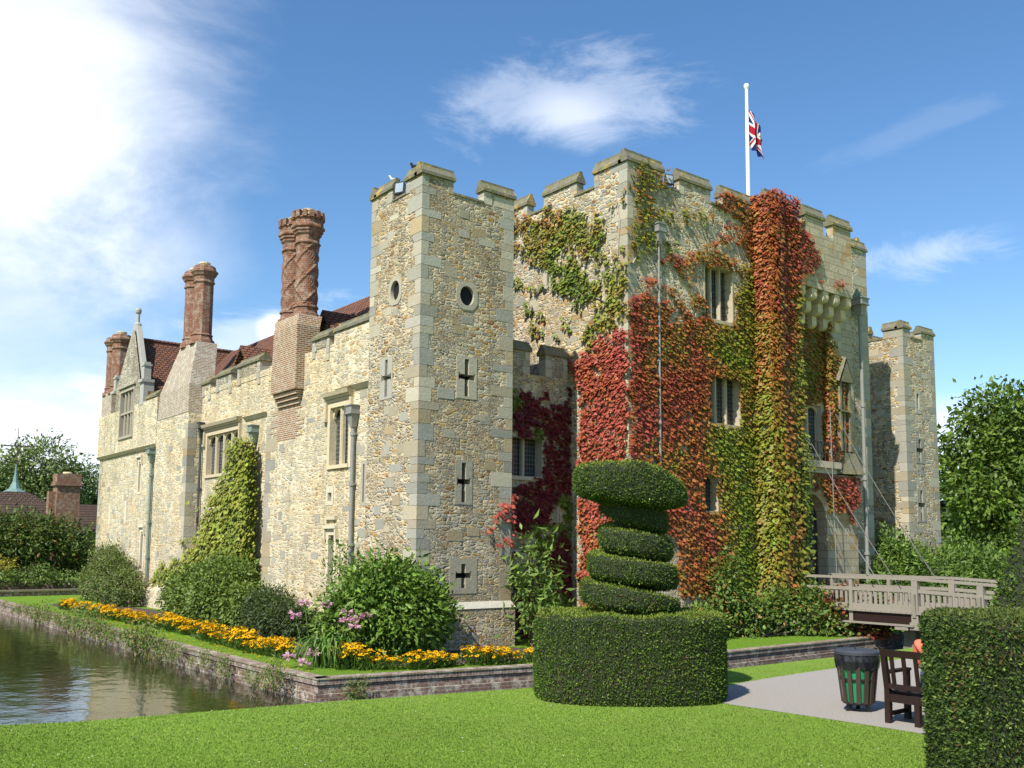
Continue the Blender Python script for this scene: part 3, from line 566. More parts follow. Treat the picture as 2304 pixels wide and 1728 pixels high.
# projecting parapet over the gate
YP = 20.37; m2 = MB(); m2.box(29.5, 33.15, YP, YP+.3, 12.05, 14.25); m2.box(29.5, 33.15, YP+.3, YK+.3, 12.05, 13.2)
o = m2.build('machicolated_parapet', M['ashlar_blocks'], CA); PP = o
for a0, a1 in ((30.1, 31.28), (31.92, 33.15)): merlon(M['ashlar_blocks'], PP, 'x', a0, a1, YP+.15, .15, 14.25, 14.8, .44)
for i, x in enumerate((29.9, 30.65, 31.4, 32.15, 32.95)):
    q = MB(); q.col = (.62, .52, .34)
    for k, (y0, z0, z1) in enumerate(((YP+.04, 11.62, 12.04), (YP+.3, 11.18, 11.615), (YP+.58, 10.72, 11.175))):
        n = 7; w = .17-.012*k; pr = [(y0, z1), (y0, z0+.16)]+[(y0+.22*(1-math.cos(a_)), z0+.16-.16*math.sin(a_)) for a_ in [math.pi/2*j/n for j in range(1, n+1)]]+[(YK-.02, z0), (YK-.02, z1)]
        A = [(x-w, y, z) for y, z in pr]; B = [(x+w, y, z) for y, z in pr]; q.face(*A); q.face(*B[::-1])
        for j in range(len(pr)): q.face(A[j], A[(j+1) % len(pr)], B[(j+1) % len(pr)], B[j])
    q.build('corbel', M['ashlar'], PP)
q = MB()
for i, (xa, xb) in enumerate(((29.5, 29.73), (30.07, 30.48), (30.82, 31.23), (31.57, 31.98), (32.32, 32.78))): q.box(xa, xb, YP+.03, YP+.35, 11.75, 12.045)
# gate bay wall under the parapet, pointed arch and oriel
YG = 20.95; fG = F('S', YG); YU = 21.3; fU = F('S', YU); g = MB()
AR0, AR1, ZS, AT = 29.9, 31.9, 2.9, 4.25
wall(g, fU, 29.48, 33.3, 5.05, 12.05, [(30.0, 32.2, 5.85, 7.75)]); wall(g, fG, AR1, 33.9, ZI-.1, 4.35); wall(g, fG, 29.48, 33.9, 4.35, 5.05); g.face((29.48, YG, 5.05), (33.9, YG, 5.05), (33.9, YU+.2, 5.2), (29.48, YU+.2, 5.2)); wall(g, fG, 29.48, AR0, ZI-.1, 4.35)
P = arch_pts(AR0, AR1, ZS, AT-ZS, 8)
for (a_, za), (b_, zb) in zip(P, P[1:]):
    g.face(fG(a_, 0, za), fG(b_, 0, zb), fG(b_, 0, 4.35), fG(a_, 0, 4.35)); g.face(fG(a_, 0, za), fG(b_, 0, zb), fG(b_, .5, zb), fG(a_, .5, za))
for u in (AR0, AR1): g.face(fG(u, 0, .2), fG(u, .5, .2), fG(u, .5, ZS), fG(u, 0, ZS))
g.box(AR0, AR1, YG, YG+1.2, ZI-.1, .2); g.box(33.3, 34.55, YG+.35, YG+.5, ZI-.1, 12.05); g.box(33.9, 33.99, YG+.002, YG+.349, ZI-.1, 5.2)
g.box(32.45, 33.36, YG+.1, YG+.36, 5.2, 12.04)
GW = g.build('gate_front', M['ashlar_blocks'], CA)
q = MB(); q.box(AR0-.05, AR1+.05, YG+.45, YG+.55, .2, 4.4); dr = q.build('gate_door', M['door'], CA)
q = MB()
for k in range(7): x = AR0+.1+k*(AR1-AR0-.2)/6; q.box(x-.03, x+.03, YG+.4, YG+.46, .2, 4.25)
for z in (.9, 1.9, 2.9, 3.7): q.box(AR0, AR1, YG+.425, YG+.449, z-.05, z+.05)
q.build('door_battens', M['door'], dr)
window(GW, fU, 30.0, 32.2, 5.85, 7.75, 3, .25, False, None, .2, (.6, .52, .4))
q = MB(); q.col = (.55, .47, .34); fbox(q, fG, 29.6, 32.5, -.3, .02, 5.25, 5.5); fbox(q, fG, 29.7, 32.4, -.16, .02, 5.05, 5.245); q.build('balcony_sill', M['ashlar'], GW)
q = MB(); 
for u in [29.65+.235*k for k in range(13)]: fbox(q, fG, u-.012, u+.012, -.26, -.236, 5.5, 6.2)
fbox(q, fG, 29.6, 32.5, -.27, -.22, 6.2, 6.24); fbox(q, fG, 29.6, 32.5, -.27, -.22, 5.8, 5.83); q.build('balcony_railing', M['iron'], GW)
# canted niche with gablet right of the arch
q = MB(); q.col = (.6, .56, .48)
q.hexa([(32.35, YG-.02, 5.1), (34.0, YG-.42, 5.1), (34.3, YG+.34, 5.1), (32.35, YG+.3, 5.1), (32.6, YG-.01, 5.95), (33.7, YG-.16, 5.95), (34.0, YG+.3, 5.95), (32.6, YG+.3, 5.95)])
q.build('weathered_offset', M['coping'], GW)
q = MB(); q.col = (.5, .45, .35)
for x0, x1 in ((32.78, 32.9), (33.42, 33.54)): q.box(x0, x1, YG-.16, YG+.02, 6.0, 8.9)
q.box(33.08, 33.2, YG-.1, YG+.02, 6.0, 8.3); q.box(32.78, 33.54, YG-.2, YG+.02, 7.55, 7.64)
q.face((32.72, YG-.24, 8.75), (33.6, YG-.24, 8.75), (33.16, YG-.24, 9.6)); q.face((32.62, YG-.24, 8.75), (33.16, YG-.24, 9.75), (33.16, YG+.02, 9.85), (32.62, YG+.02, 8.85)); q.face((33.7, YG-.24, 8.75), (33.16, YG-.24, 9.75), (33.16, YG+.02, 9.85), (33.7, YG+.02, 8.85)); q.face((32.62, YG-.24, 8.75), (33.7, YG-.24, 8.75), (33.7, YG+.02, 8.75), (32.62, YG+.02, 8.75))
q.build('gabled_niche', M['coping'], GW)
quoins(GW, 33.36, YG+.1, -1, 1, 8.9, 12.0, .34, .8, .25)
quoins(KP, XK, YK, 1, 1, 8.5, 15.0); quoins(KP, XR, YK, -1, 1, 0, 14.7, a=.8, b=.5)
absorb(KP, es, M['ashlar'])
q = MB(); q.box(23.31, 24.14, YK-.04, YK+t+.04, ZK+.003, ZK+.08); q.box(25.81, 26.49, YK-.04, YK+t+.04, ZK+.003, ZK+.08)
for a0, a1 in ((22.96, 23.99), (25.66, 26.64), (28.31, 29.29)): q.box(XK-.04, XK+t+.04, a0, a1, ZK+.003, ZK+.08)
absorb(KP, q, M['coping'])
for i, (a, b, c, d, n) in enumerate(KW): window(KP, fKS, a, b, c, d, n, None if n > 1 else .25, False, None, .24, (.5, .43, .3), .06, 5 if n > 1 else 3)
loop(KP, fKW, 25.42, 11.6, 12.4, 12, 0, .06, (11.4, 12.6, .28))
q = MB(); blocks(q, fKW, 21.9, 27.5, 9, 14, 14, avoid=[(25.1, 25.8, 11.3, 12.7)]); blocks(q, fKS, 22, 28, 10.5, 14, 10, avoid=[(25, 27.3, 10, 12.5)]); absorb(KP, q, M['ashlar'])
m = MB(); m.hexa([(XK-.12, YK-.35, ZI-.1), (28.2, YK-.35, ZI-.1), (28.2, YK, ZI-.1), (XK-.12, YK, ZI-.1), (XK-.12, YK-.3, -.15), (28.2, YK-.3, -.15), (28.2, YK, .0), (XK-.12, YK, .0)])
m.box(28.1, 29.6, 20.3, 20.449, ZI-.1, .1); m.build('plinth', M['rubble_keep'], KP)
# ---- east tower beyond the gatehouse, and the far range
T2 = tower('east_tower', 39.8, 42.56, 22.0, 24.8, 11.8, M['rubble_keep'], [(40.92, 8.57, 9.26, 0, (8.35, 9.45, .22)), (40.95, 6.14, 7.16, .3), (40.94, 3.47, 4.83, .3)], [(24.0, 6.1, 7.1, .28)], [], [],
           'square tower at the far right end of the castle, partly in shadow', [(39.8, 40.43), (41.4, 42.56)], [(22.0, 22.95), (23.7, 24.8)], .38)
m = MB(); m.box(XR, 39.8, 24.8, 25.7, ZI-.1, 8.2); m.box(39.9, 42.4, 24.8, 52, ZI-.1, 8.4); m.build('east_wall', M['rubble_keep'], CA)
# ---- west range
XA = 14.49; fA = F('W', XA); XB = 15.1; fB = F('W', XB); XG = 14.6; fGb = F('W', XG)
WA = (26.95, 28.25, 4.8, 6.72); ARW = (27.72, 28.18, .6, 2.72)
m = MB(); wall(m, fA, 25.5, 33.4, ZI-.1, 8.55, [whole(*WA), (27.6, 28.3, .62, 2.62), loop_hole(25.9, 3.52, 4.7, 0, (3.4, 4.82, .17)), (27.9, 28.4, 3.5, 4.1)])
wall(m, F('N', 33.4), XA, XB+.05, ZI-.1, 8.55); wall(m, fB, 33.4, 42.0, ZI-.1, 8.85, [whole(37.6, 41.2, 5.2, 6.95)])
m.box(XA, XB+.1, 42.0, 46.4, ZI-.1, 8.09); wall(m, fGb, 46.4, 56.6, ZI-.1, 7.0, [whole(48.9, 49.35, 4.75, 6.35, .13), whole(48.0, 48.5, .9, 2.75, .13), loop_hole(45.95, 1, 2.8, 0)])
wall(m, F('S', 56.6), XG, 24, ZI-.1, 9.5); m.box(19.5, 20.2, 25.5, 56, ZI-.1, 8.3)
# upper stage of the far bay, standing slightly proud
GWH = (50.3-.1, 52.6+.1, 7.69, 10.3); wall(m, F('W', XG-.14), 46.4, 56.75, 7.0, 9.3, [(GWH[0], GWH[1], GWH[2], 9.3)]); m.face((XG-.14, 46.4, 9.3), (XG+.5, 46.4, 9.3), (XG+.5, 50, 9.3), (XG-.14, 50, 9.3)); m.face((XG-.14, 53, 9.3), (XG+.5, 53, 9.3), (XG+.5, 56.75, 9.3), (XG-.14, 56.75, 9.3)); m.face((XG-.14, 46.4, 7.0), (XG+.5, 46.4, 7.0), (XG+.5, 56.75, 7.0), (XG-.14, 56.75, 7.0)); m.face((XG-.14, 46.4, 7.0), (XG+.5, 46.4, 7.0), (XG+.5, 46.4, 9.3), (XG-.14, 46.4, 9.3)); m.face((XG-.14, 56.75, 7.0), (XG+.5, 56.75, 7.0), (XG+.5, 56.75, 9.3), (XG-.14, 56.75, 9.3))
m.box(XA, XA+.45, 25.5, 33.4, 8.55, 8.9); m.box(XB-.02, XB+.43, 33.4, 42, 8.85, 9.1)
m.box(XA-.12, XA+.449, 25.52, 27.9, 7.3, 9.15)
WR = m.build('west_range', M['rubble_range'], CA); WR['label'] = 'long pale range along the moat with windows, buttress and chimneys'
es = MB()
for a0, a1, z0, z1, xx in ((25.6, 27.85, 9.15, 9.22, XA-.1), (28.45, 29.7, 8.9, 9.22, XA-.02), (35.6, 37.9, 9.1, 9.55, XB-.03), (38.6, 40.3, 9.1, 9.45, XB-.03), (41.0, 42.0, 9.1, 9.35, XB-.03), (46.6, 48.2, 9.3, 9.35, XG-.12)):
    merlon(M['rubble_par'], WR, 'y', a0, a1, xx+.225, .225, z0, z1, .34); end_stones(es, 'y', a0, 1, xx+.225, .225, z0-.5, z1); end_stones(es, 'y', a1, -1, xx+.225, .225, z0-.3, z1)
absorb(WR, es, M['ashlar'])
q = MB(); q.col = (.6, .52, .36)
def string(x, a0, a1, z):
    q = MB(); q.col = (.6, .52, .36); q.hexa([(x-.04, a0, z-.14), (x+.02, a0, z-.14), (x+.02, a1, z-.14), (x-.04, a1, z-.14), (x-.17, a0, z), (x+.02, a0, z+.05), (x+.02, a1, z+.05), (x-.17, a1, z)]); q.build('string_course', M['ashlar'], WR)
string(XA, 25.5, 26.6, 7.28); string(XB, 34.6, 36.9, 7.35); string(XG-.05, 46.4, 56.78, 7.0)
q.box(XA-.1, XA+.02, 27.6, 28.3, 3.0, 3.13)
q.build('drip_stone', M['ashlar'], WR)
quoins(WR, XA, 33.4, 1, -1, -.3, 6.6, .42, .5, .75); quoins(WR, XA, 42.0, 1, 1, -.4, 7.6, .42, .5, .6); quoins(WR, XG-.02, 56.6, 1, -1, -.4, 6.9)
q = MB(); blocks(q, fA, 25.6, 33, .5, 8.3, 46, avoid=[whole(*WA), (27.4, 28.6, .3, 4.3), (25.6, 26.2, 3.3, 4.9)]); blocks(q, fB, 34, 37, 3, 7, 5); blocks(q, fGb, 49.7, 56, 1, 6.5, 22); blocks(q, F('W', XA), 42.6, 46, 0, 7.5, 14); absorb(WR, q, M['ashlar'])
q = MB(); q.hexa([(XA-.25, 25.5, ZI-.1), (XA, 25.5, ZI-.1), (XA, 33.6, ZI-.1), (XA-.25, 33.6, ZI-.1), (XA-.2, 25.5, -.05), (XA, 25.5, .15), (XA, 33.55, .15), (XA-.2, 33.6, -.05)])
q.build('plinth', M['rubble_range'], WR); q = MB(); q.hexa([(XA-.3, 42, ZI-.1), (XA, 42, ZI-.1), (XA, 57, ZI-.1), (XA-.3, 57, ZI-.1), (XA-.25, 42, 0), (XA, 42, .3), (XA, 57, .3), (XA-.25, 57, 0)]); q.build('plinth', M['rubble_range'], WR)
window(WR, fA, *WA, 2, .3, True, None, .14, (.66, .56, .37)); window(WR, fB, 37.6, 41.2, 5.2, 6.95, 4, .3, True, None, .14, (.6, .5, .34))
def lancet(f, u0, u1, z0, z1, tone, bars=3):
    w = MB(); w.col = tone; j = .15; r_ = (u1-u0)*.62; wall(w, f, u0-j, u1+j, z0-.1, z1+j+.05, [(u0, u1, z0, z1)], .3, None, -.018); head(w, f, u0, u1, z1-r_, z1+.01, .03, .3, r_)
    for u in (u0-j, u1+j): w.face(f(u, -.018, z0-.1), f(u, .03, z0-.1), f(u, .03, z1+j+.05), f(u, -.018, z1+j+.05))
    h = z1+j+.06; fbox(w, f, u0-j-.08, u1+j+.08, -.12, .02, h, h+.1)
    for u in (u0-j-.08, u1+j): fbox(w, f, u, u+.08, -.1, .018, h-.34, h-.004)
    o = w.build('lancet_window', M['ashlar'], WR); g_ = MB(); g_.face(f(u0, .29, z0), f(u1, .29, z0), f(u1, .29, z1), f(u0, .29, z1)); g_.build('glazing', M['glass'], o)
    b = MB()
    for k in range(bars): z = z0+(z1-z0)*(k+.6)/(bars+.6); fbox(b, f, u0, u1, .12, .14, z-.012, z+.012)
    for k in (1, 2): u = u0+(u1-u0)*k/3; fbox(b, f, u-.01, u+.01, .14, .16, z0, z1-.1)
    b.build('iron_bars', M['iron'], o)
lancet(fA, 27.76, 28.14, .75, 2.5, (.68, .6, .43)); lancet(fGb, 48.95, 49.3, 4.75, 6.3, (.7, .62, .45), 2); lancet(fGb, 48.05, 48.45, .9, 2.75, (.7, .62, .45), 2)
loop(WR, fA, 25.9, 3.52, 4.7, 4, 0, .05, (3.4, 4.82, .17))
q = MB(); q.col = (.62, .56, .42); wall(q, fA, 27.88, 28.42, 3.48, 4.12, [(28.02, 28.28, 3.62, 3.9)], .2, 1, -.012); q.build('vent_hole', [M['ashlar'], M['dark']], WR)
for u, z0, z1 in ((51.3, 3.2, 4.4), (54.2, 3.2, 4.3)):
    q = MB(); q.col = (.66, .6, .46); fbox(q, fGb, u-.16, u+.16, -.012, .02, z0, z1); q.build('blocked_slit', M['ashlar'], WR)
# gable of the far bay with its window, kneelers and finial
GA = MB(); gy0, gy1, gz0, gz1 = 49.0, 53.9, 9.3, 13.1; gyc = 50.9; GA.mi = 0
xg = XG-.14; fGG = F('W', xg)
wall(GA, fGG, 49.3, 53.6, 9.3, 10.5, [(GWH[0], GWH[1], 9.3, GWH[3])]); GA.face((xg, 49.3, 10.5), (xg, 53.6, 10.5), (xg, gyc+.2, gz1+.3), (xg, gyc-.2, gz1+.3))
GA.face((xg+.4, 49.3, 9.3), (xg+.4, 53.6, 9.3), (xg+.4, 53.6, 10.5), (xg+.4, 51.1, 13.4), (xg+.4, 50.7, 13.4), (xg+.4, 49.3, 10.5)); GA.face((xg, 49.3, 9.3), (xg+.4, 49.3, 9.3), (xg+.4, 49.3, 10.5), (xg, 49.3, 10.5))
GB = GA.build('gable', M['rubble_par'], CA)
window(GB, fGG, 50.3, 52.6, 7.8, 10.2, 4, 0, False, 9.05, .14, (.42, .37, .29), .13, front=-.03)
q = MB(); q.col = (.42, .41, .37)
for y0, y1 in ((49.2, gyc-.12), (53.7, gyc+.12)): q.bar((xg+.2, y0, 10.45), (xg+.2, y1, 13.5), .5, .22, (1, 0, 0))
for y in (48.75, 53.75): q.box(xg-.12, xg+.5, y-.15, y+.55, 10.35, 10.5); q.box(xg, xg+.36, y+.02, y+.4, 10.501, 11.2); q.box(xg-.04, xg+.4, y-.02, y+.44, 11.201, 11.3); q.box(xg+.02, xg+.34, y+.06, y+.38, 11.301, 11.42)
for y in (48.75,): q.box(xg-.02, xg+.5, y-.1, y+.5, 9.2, 10.349)
q.build('gable_coping', M['ashlar'], GB)
q = MB(); q.col = (.42, .41, .37); q.lathe(xg+.2, gyc, [(.22, 13.3), (.2, 13.75), (.1, 13.85), (.09, 14.3), (.15, 14.38), (.17, 14.5), (.12, 14.62), (.02, 14.66)], 10); q.build('finial', M['ashlar'], GB)
q = MB(); q.col = (.4, .37, .3); fbox(q, fGG, 50.0, 52.9, -.12, .02, 10.42, 10.52); q.build('hood_mould', M['ashlar'], GB)
# roofs
def roof(name, quads, mat='tile', th=.12):
    m = MB()
    for Q in quads: m.face(*Q)
    o = m.build(name, M[mat], CA); sm = o.modifiers.new('thickness', 'SOLIDIFY'); sm.thickness = th; sm.offset = -1; return o
XRg = 18.5
r1 = roof('west_roof', [((15.55, 25.5, 8.6), (15.55, 47.5, 8.6), (XRg, 47.5, 12.1), (XRg, 25.5, 12.1)), ((XRg, 29.5, 12.1), (XRg, 47.5, 12.1), (21.5, 47.5, 8.6), (21.5, 29.5, 8.6))])
r2 = roof('north_roof', [((xg+.2, 47.6, 8.6), (30, 47.6, 8.6), (30, 51.2, 13.0), (xg+.2, 51.2, 13.0)), ((xg+.2, 51.2, 13.0), (30, 51.2, 13.0), (30, 55.0, 8.6), (xg+.2, 55.0, 8.6))])
q = MB()
for a, b in (((XRg, 25.5, 12.12), (XRg, 47.5, 12.12)),): q.tube([a, b], .11, 8)
q.build('ridge_tiles', M['tile'], r1); q = MB(); q.tube([(xg+.2, 51.2, 13.02), (30, 51.2, 13.02)], .11, 8); q.build('ridge_tiles', M['tile'], r2)
def dormer_roof(yc, zr, half, x0):
    o = roof('cross_roof', [((x0, yc, zr), (XRg, yc, zr), (XRg, yc-half, zr-half*1.05), (x0, yc-half, zr-half*1.05)), ((x0, yc, zr), (XRg, yc, zr), (XRg, yc+half, zr-half*1.05), (x0, yc+half, zr-half*1.05))])
    q = MB(); q.face((x0+.3, yc, zr-.15), (x0+.3, yc-half, zr-half*1.05-.1), (x0+.3, yc+half, zr-half*1.05-.1)); q.build('gable_end', M['rubble_par'], o)
    return o
dormer_roof(39.9, 10.9, 2.0, 15.9); dormer_roof(31.6, 10.85, 1.7, 15.7)
q = MB(); q.box(15.3, 15.9, 29.3, 32, 8.5, 9.2); q.box(15.3, 15.9, 39.8, 42.6, 8.5, 9.2); q.build('cross_roof_wall', M['rubble_par'], CA)
# ---- chimneys
def octo(m, cx, cy, prof, rot=math.pi/8): m.lathe(cx, cy, prof, 8, rot)
def chimney(label, base_fn, shafts, kind):
    root = MB(); base_fn(root); c = root.build('chimney', M['brick_pale' if kind == 'twist' else 'brick_grey'], CA); c['label'] = label
    for cx, cy, r, z0, z1 in shafts:
        m = MB()
        if kind == 'twist':
            n = 40; zs = np.linspace(z0+.35, z1-1.15, 60); rings = []
            for z in zs:
                i0 = len(m.v); 
                for k in range(n):
                    th = 2*math.pi*k/n; u = th*3/math.pi; w = (z-z0)*2.1
                    g_ = max(max(0, 1-abs(((u+w) % 2)-1)*5), max(0, 1-abs(((u-w) % 2)-1)*5)); rr = r*(.94+.12*g_)
                    m.v.append((cx+rr*math.cos(th), cy+rr*math.sin(th), z))
                rings.append(i0)
            for a, b in zip(rings, rings[1:]):
                for k in range(n): m.f.append((a+k, a+(k+1) % n, b+(k+1) % n, b+k)); m.c.append(m.col); m.m.append(0)
            octo(m, cx, cy, [(r*1.25, z0-.05), (r*1.25, z0+.06), (r*1.02, z0+.1), (r*1.0, z0+.25), (r*1.12, z0+.3), (r*1.08, z0+.37)])
            octo(m, cx, cy, [(r*1.0, z1-1.16), (r*1.14, z1-1.12), (r*1.14, z1-1.06), (r*1.02, z1-1.02), (r*1.02, z1-.85), (r*1.2, z1-.76), (r*1.2, z1-.7), (r*1.33, z1-.66), (r*1.33, z1-.58), (r*1.46, z1-.54), (r*1.46, z1-.46), (r*1.34, z1-.4), (r*1.3, z1-.26), (r*1.42, z1-.22), (r*1.42, z1-.18), (r*1.25, z1-.15), (r*1.25, z1-.1)])
            for k in range(14): a = 2*math.pi*k/14; m.bar((cx+r*1.24*math.cos(a), cy+r*1.24*math.sin(a), z1-.2), (cx+r*1.24*math.cos(a), cy+r*1.24*math.sin(a), z1+.05), .15, .17, (math.cos(a), math.sin(a), 0))
        else:
            octo(m, cx, cy, [(r*1.35, z0-.1), (r*1.3, z0+.1), (r*1.12, z0+.16), (r*1.05, z0+.3), (r*1.16, z0+.34), (r*1.0, z0+.42), (r*1.0, z1-.85), (r*1.14, z1-.8), (r*1.14, z1-.74), (r*1.04, z1-.7), (r*1.06, z1-.52), (r*1.2, z1-.46), (r*1.28, z1-.38), (r*1.42, z1-.3), (r*1.42, z1-.22), (r*1.2, z1-.14), (r*1.14, z1), (r*.8, z1+.02)])
        sh = m.build('shaft', M['brick'], c)
        p = MB(); p.lathe(cx, cy, [(r*.52, z1-.1), (r*.52, z1+.12), (r*.6, z1+.13), (r*.6, z1+.2), (r*.3, z1+.22)], 12); p.build('chimney_pot', M['pot'], sh)
    return c
def base1(m):
    m.hexa([(14.15, 30.33, 7.65), (14.95, 30.33, 7.65), (14.95, 32.4, 7.65), (14.15, 32.4, 7.65), (14.17, 30.35, 9.95), (15.05, 30.35, 9.95), (15.05, 32.3, 9.95), (14.17, 32.3, 9.95)])
    m.hexa([(14.17, 30.35, 9.951), (15.05, 30.35, 9.951), (15.05, 32.3, 9.951), (14.17, 32.3, 9.951), (14.3, 30.5, 10.4), (15.2, 30.5, 10.4), (15.2, 32.5, 10.4), (14.3, 32.5, 10.4)])
    for k in range(3): m.box(14.24+.085*k, XA+.05, 30.42+.05*k, 32.35, 7.64-.16*(k+1), 7.64-.16*k-.002)
    z_ = 7.15
    while z_ > 5.95: m.box(XA-.012, XA+.03, 30.5+random.uniform(-.25, .5), 32.9+random.uniform(-.6, .35), z_-.075, z_); z_ -= .075
chimney('limed brick stack carrying two diaper patterned red brick shafts', base1, [(14.77, 30.98, .42, 10.42, 14.2), (14.77, 32.15, .4, 10.42, 14.2)], 'twist')
def base2(m):
    m.hexa([(XA-.02, 42.0, 8.1), (15.55, 42.0, 8.1), (15.55, 46.3, 8.1), (XA-.02, 46.3, 8.1), (XA, 42.05, 9.4), (15.6, 42.05, 9.4), (15.6, 46.1, 9.4), (XA, 46.1, 9.4)])
    m.hexa([(XA, 42.05, 9.401), (15.6, 42.05, 9.401), (15.6, 46.1, 9.401), (XA, 46.1, 9.401), (14.95, 42.6, 11.5), (15.9, 42.6, 11.5), (15.9, 44.9, 11.5), (14.95, 44.9, 11.5)])
chimney('limed brick stack carrying two plain octagonal red brick shafts', base2, [(15.35, 43.15, .44, 11.55, 15.2), (15.35, 44.4, .43, 11.55, 15.2)], 'oct')
chimney('short pair of red brick shafts behind the gable', lambda m: m.box(14.5, 15.6, 54.6, 56.5, 9.0, 10.6), [(15.0, 55.0, .46, 10.6, 13.9), (15.0, 56.1, .46, 10.6, 13.9)], 'oct')
# ---- rainwater pipes
def downpipe(x, y, z0, z1, mat, r=.055, hop=.22, rings=(), off=(-.12, 0), label=None):
    q = MB(); X, Y = x+off[0], y+off[1]; q.tube([(X, Y, z0), (X, Y, z1)], r, 10); o = q.build('downpipe', mat, CA)
    if label: o['label'] = label
    q = MB(); h = hop
    q.hexa([(X-h*.35, Y-h*.35, z1), (X+h*.35, Y-h*.35, z1), (X+h*.35, Y+h*.35, z1), (X-h*.35, Y+h*.35, z1), (X-h*.7, Y-h*.7, z1+.42), (X+h*.7, Y-h*.7, z1+.42), (X+h*.7, Y+h*.7, z1+.42), (X-h*.7, Y+h*.7, z1+.42)])
    q.box(X-h*.95, X+h*.95, Y-h*.95, Y+h*.95, z1+.421, z1+.47); q.box(X-h*.85, X+h*.85, Y-h*.85, Y+h*.85, z1+.471, z1+.68); q.box(X-h, X+h, Y-h, Y+h, z1+.681, z1+.72); q.build('hopper', mat, o)
    for z in rings: q = MB(); q.tube([(X, Y, z-.06), (X, Y, z+.06)], r*1.45, 10); q.box(X-.02 if off[0] == 0 else X, X+.02 if off[0] == 0 else x, Y-.1 if off[0] else Y, Y+.1 if off[0] else y, z-.03, z+.03); q.build('bracket', mat, o)
    return o
downpipe(XA, 26.45, -.6, 5.9, M['lead'], .065, .22, (4.1, 5.7, 2.2), label='grey rainwater pipe beside the corner tower')
downpipe(XB, 35.75, 2, 6.2, M['lead_green'], .06, .24, (5,), label='hopper head above the green climber'); downpipe(XG, 46.95, 0, 6.1, M['lead_green'], .07, .24, (1.5, 3.2, 5.5), label='green rainwater pipe near the far end of the range')
downpipe(XB, 41.7, 2.5, 6.9, M['pipe_dark'], .06, .16, (4.6, 6.6), label='thin dark rainwater pipe beside the buttress'); downpipe(22.95, YK, 4, 12.35, M['lead'], .042, .2, (6.3, 8.4, 10.4), (0, -.13), label='pale lead rainwater pipe on the gatehouse front')
downpipe(34.75, YK, -.5, 11.75, M['lead'], .075, .3, (2, 5, 8), (0, -.35), label='dark rainwater pipe right of the gate')
q = MB(); q.tube([(34.65, YK-.2, 12.45), (34.65, YK-.34, 12.75), (34.75, YK-.35, 12.5)], .16, 8); q.build('rainwater_spout', M['verdigris'], CA)
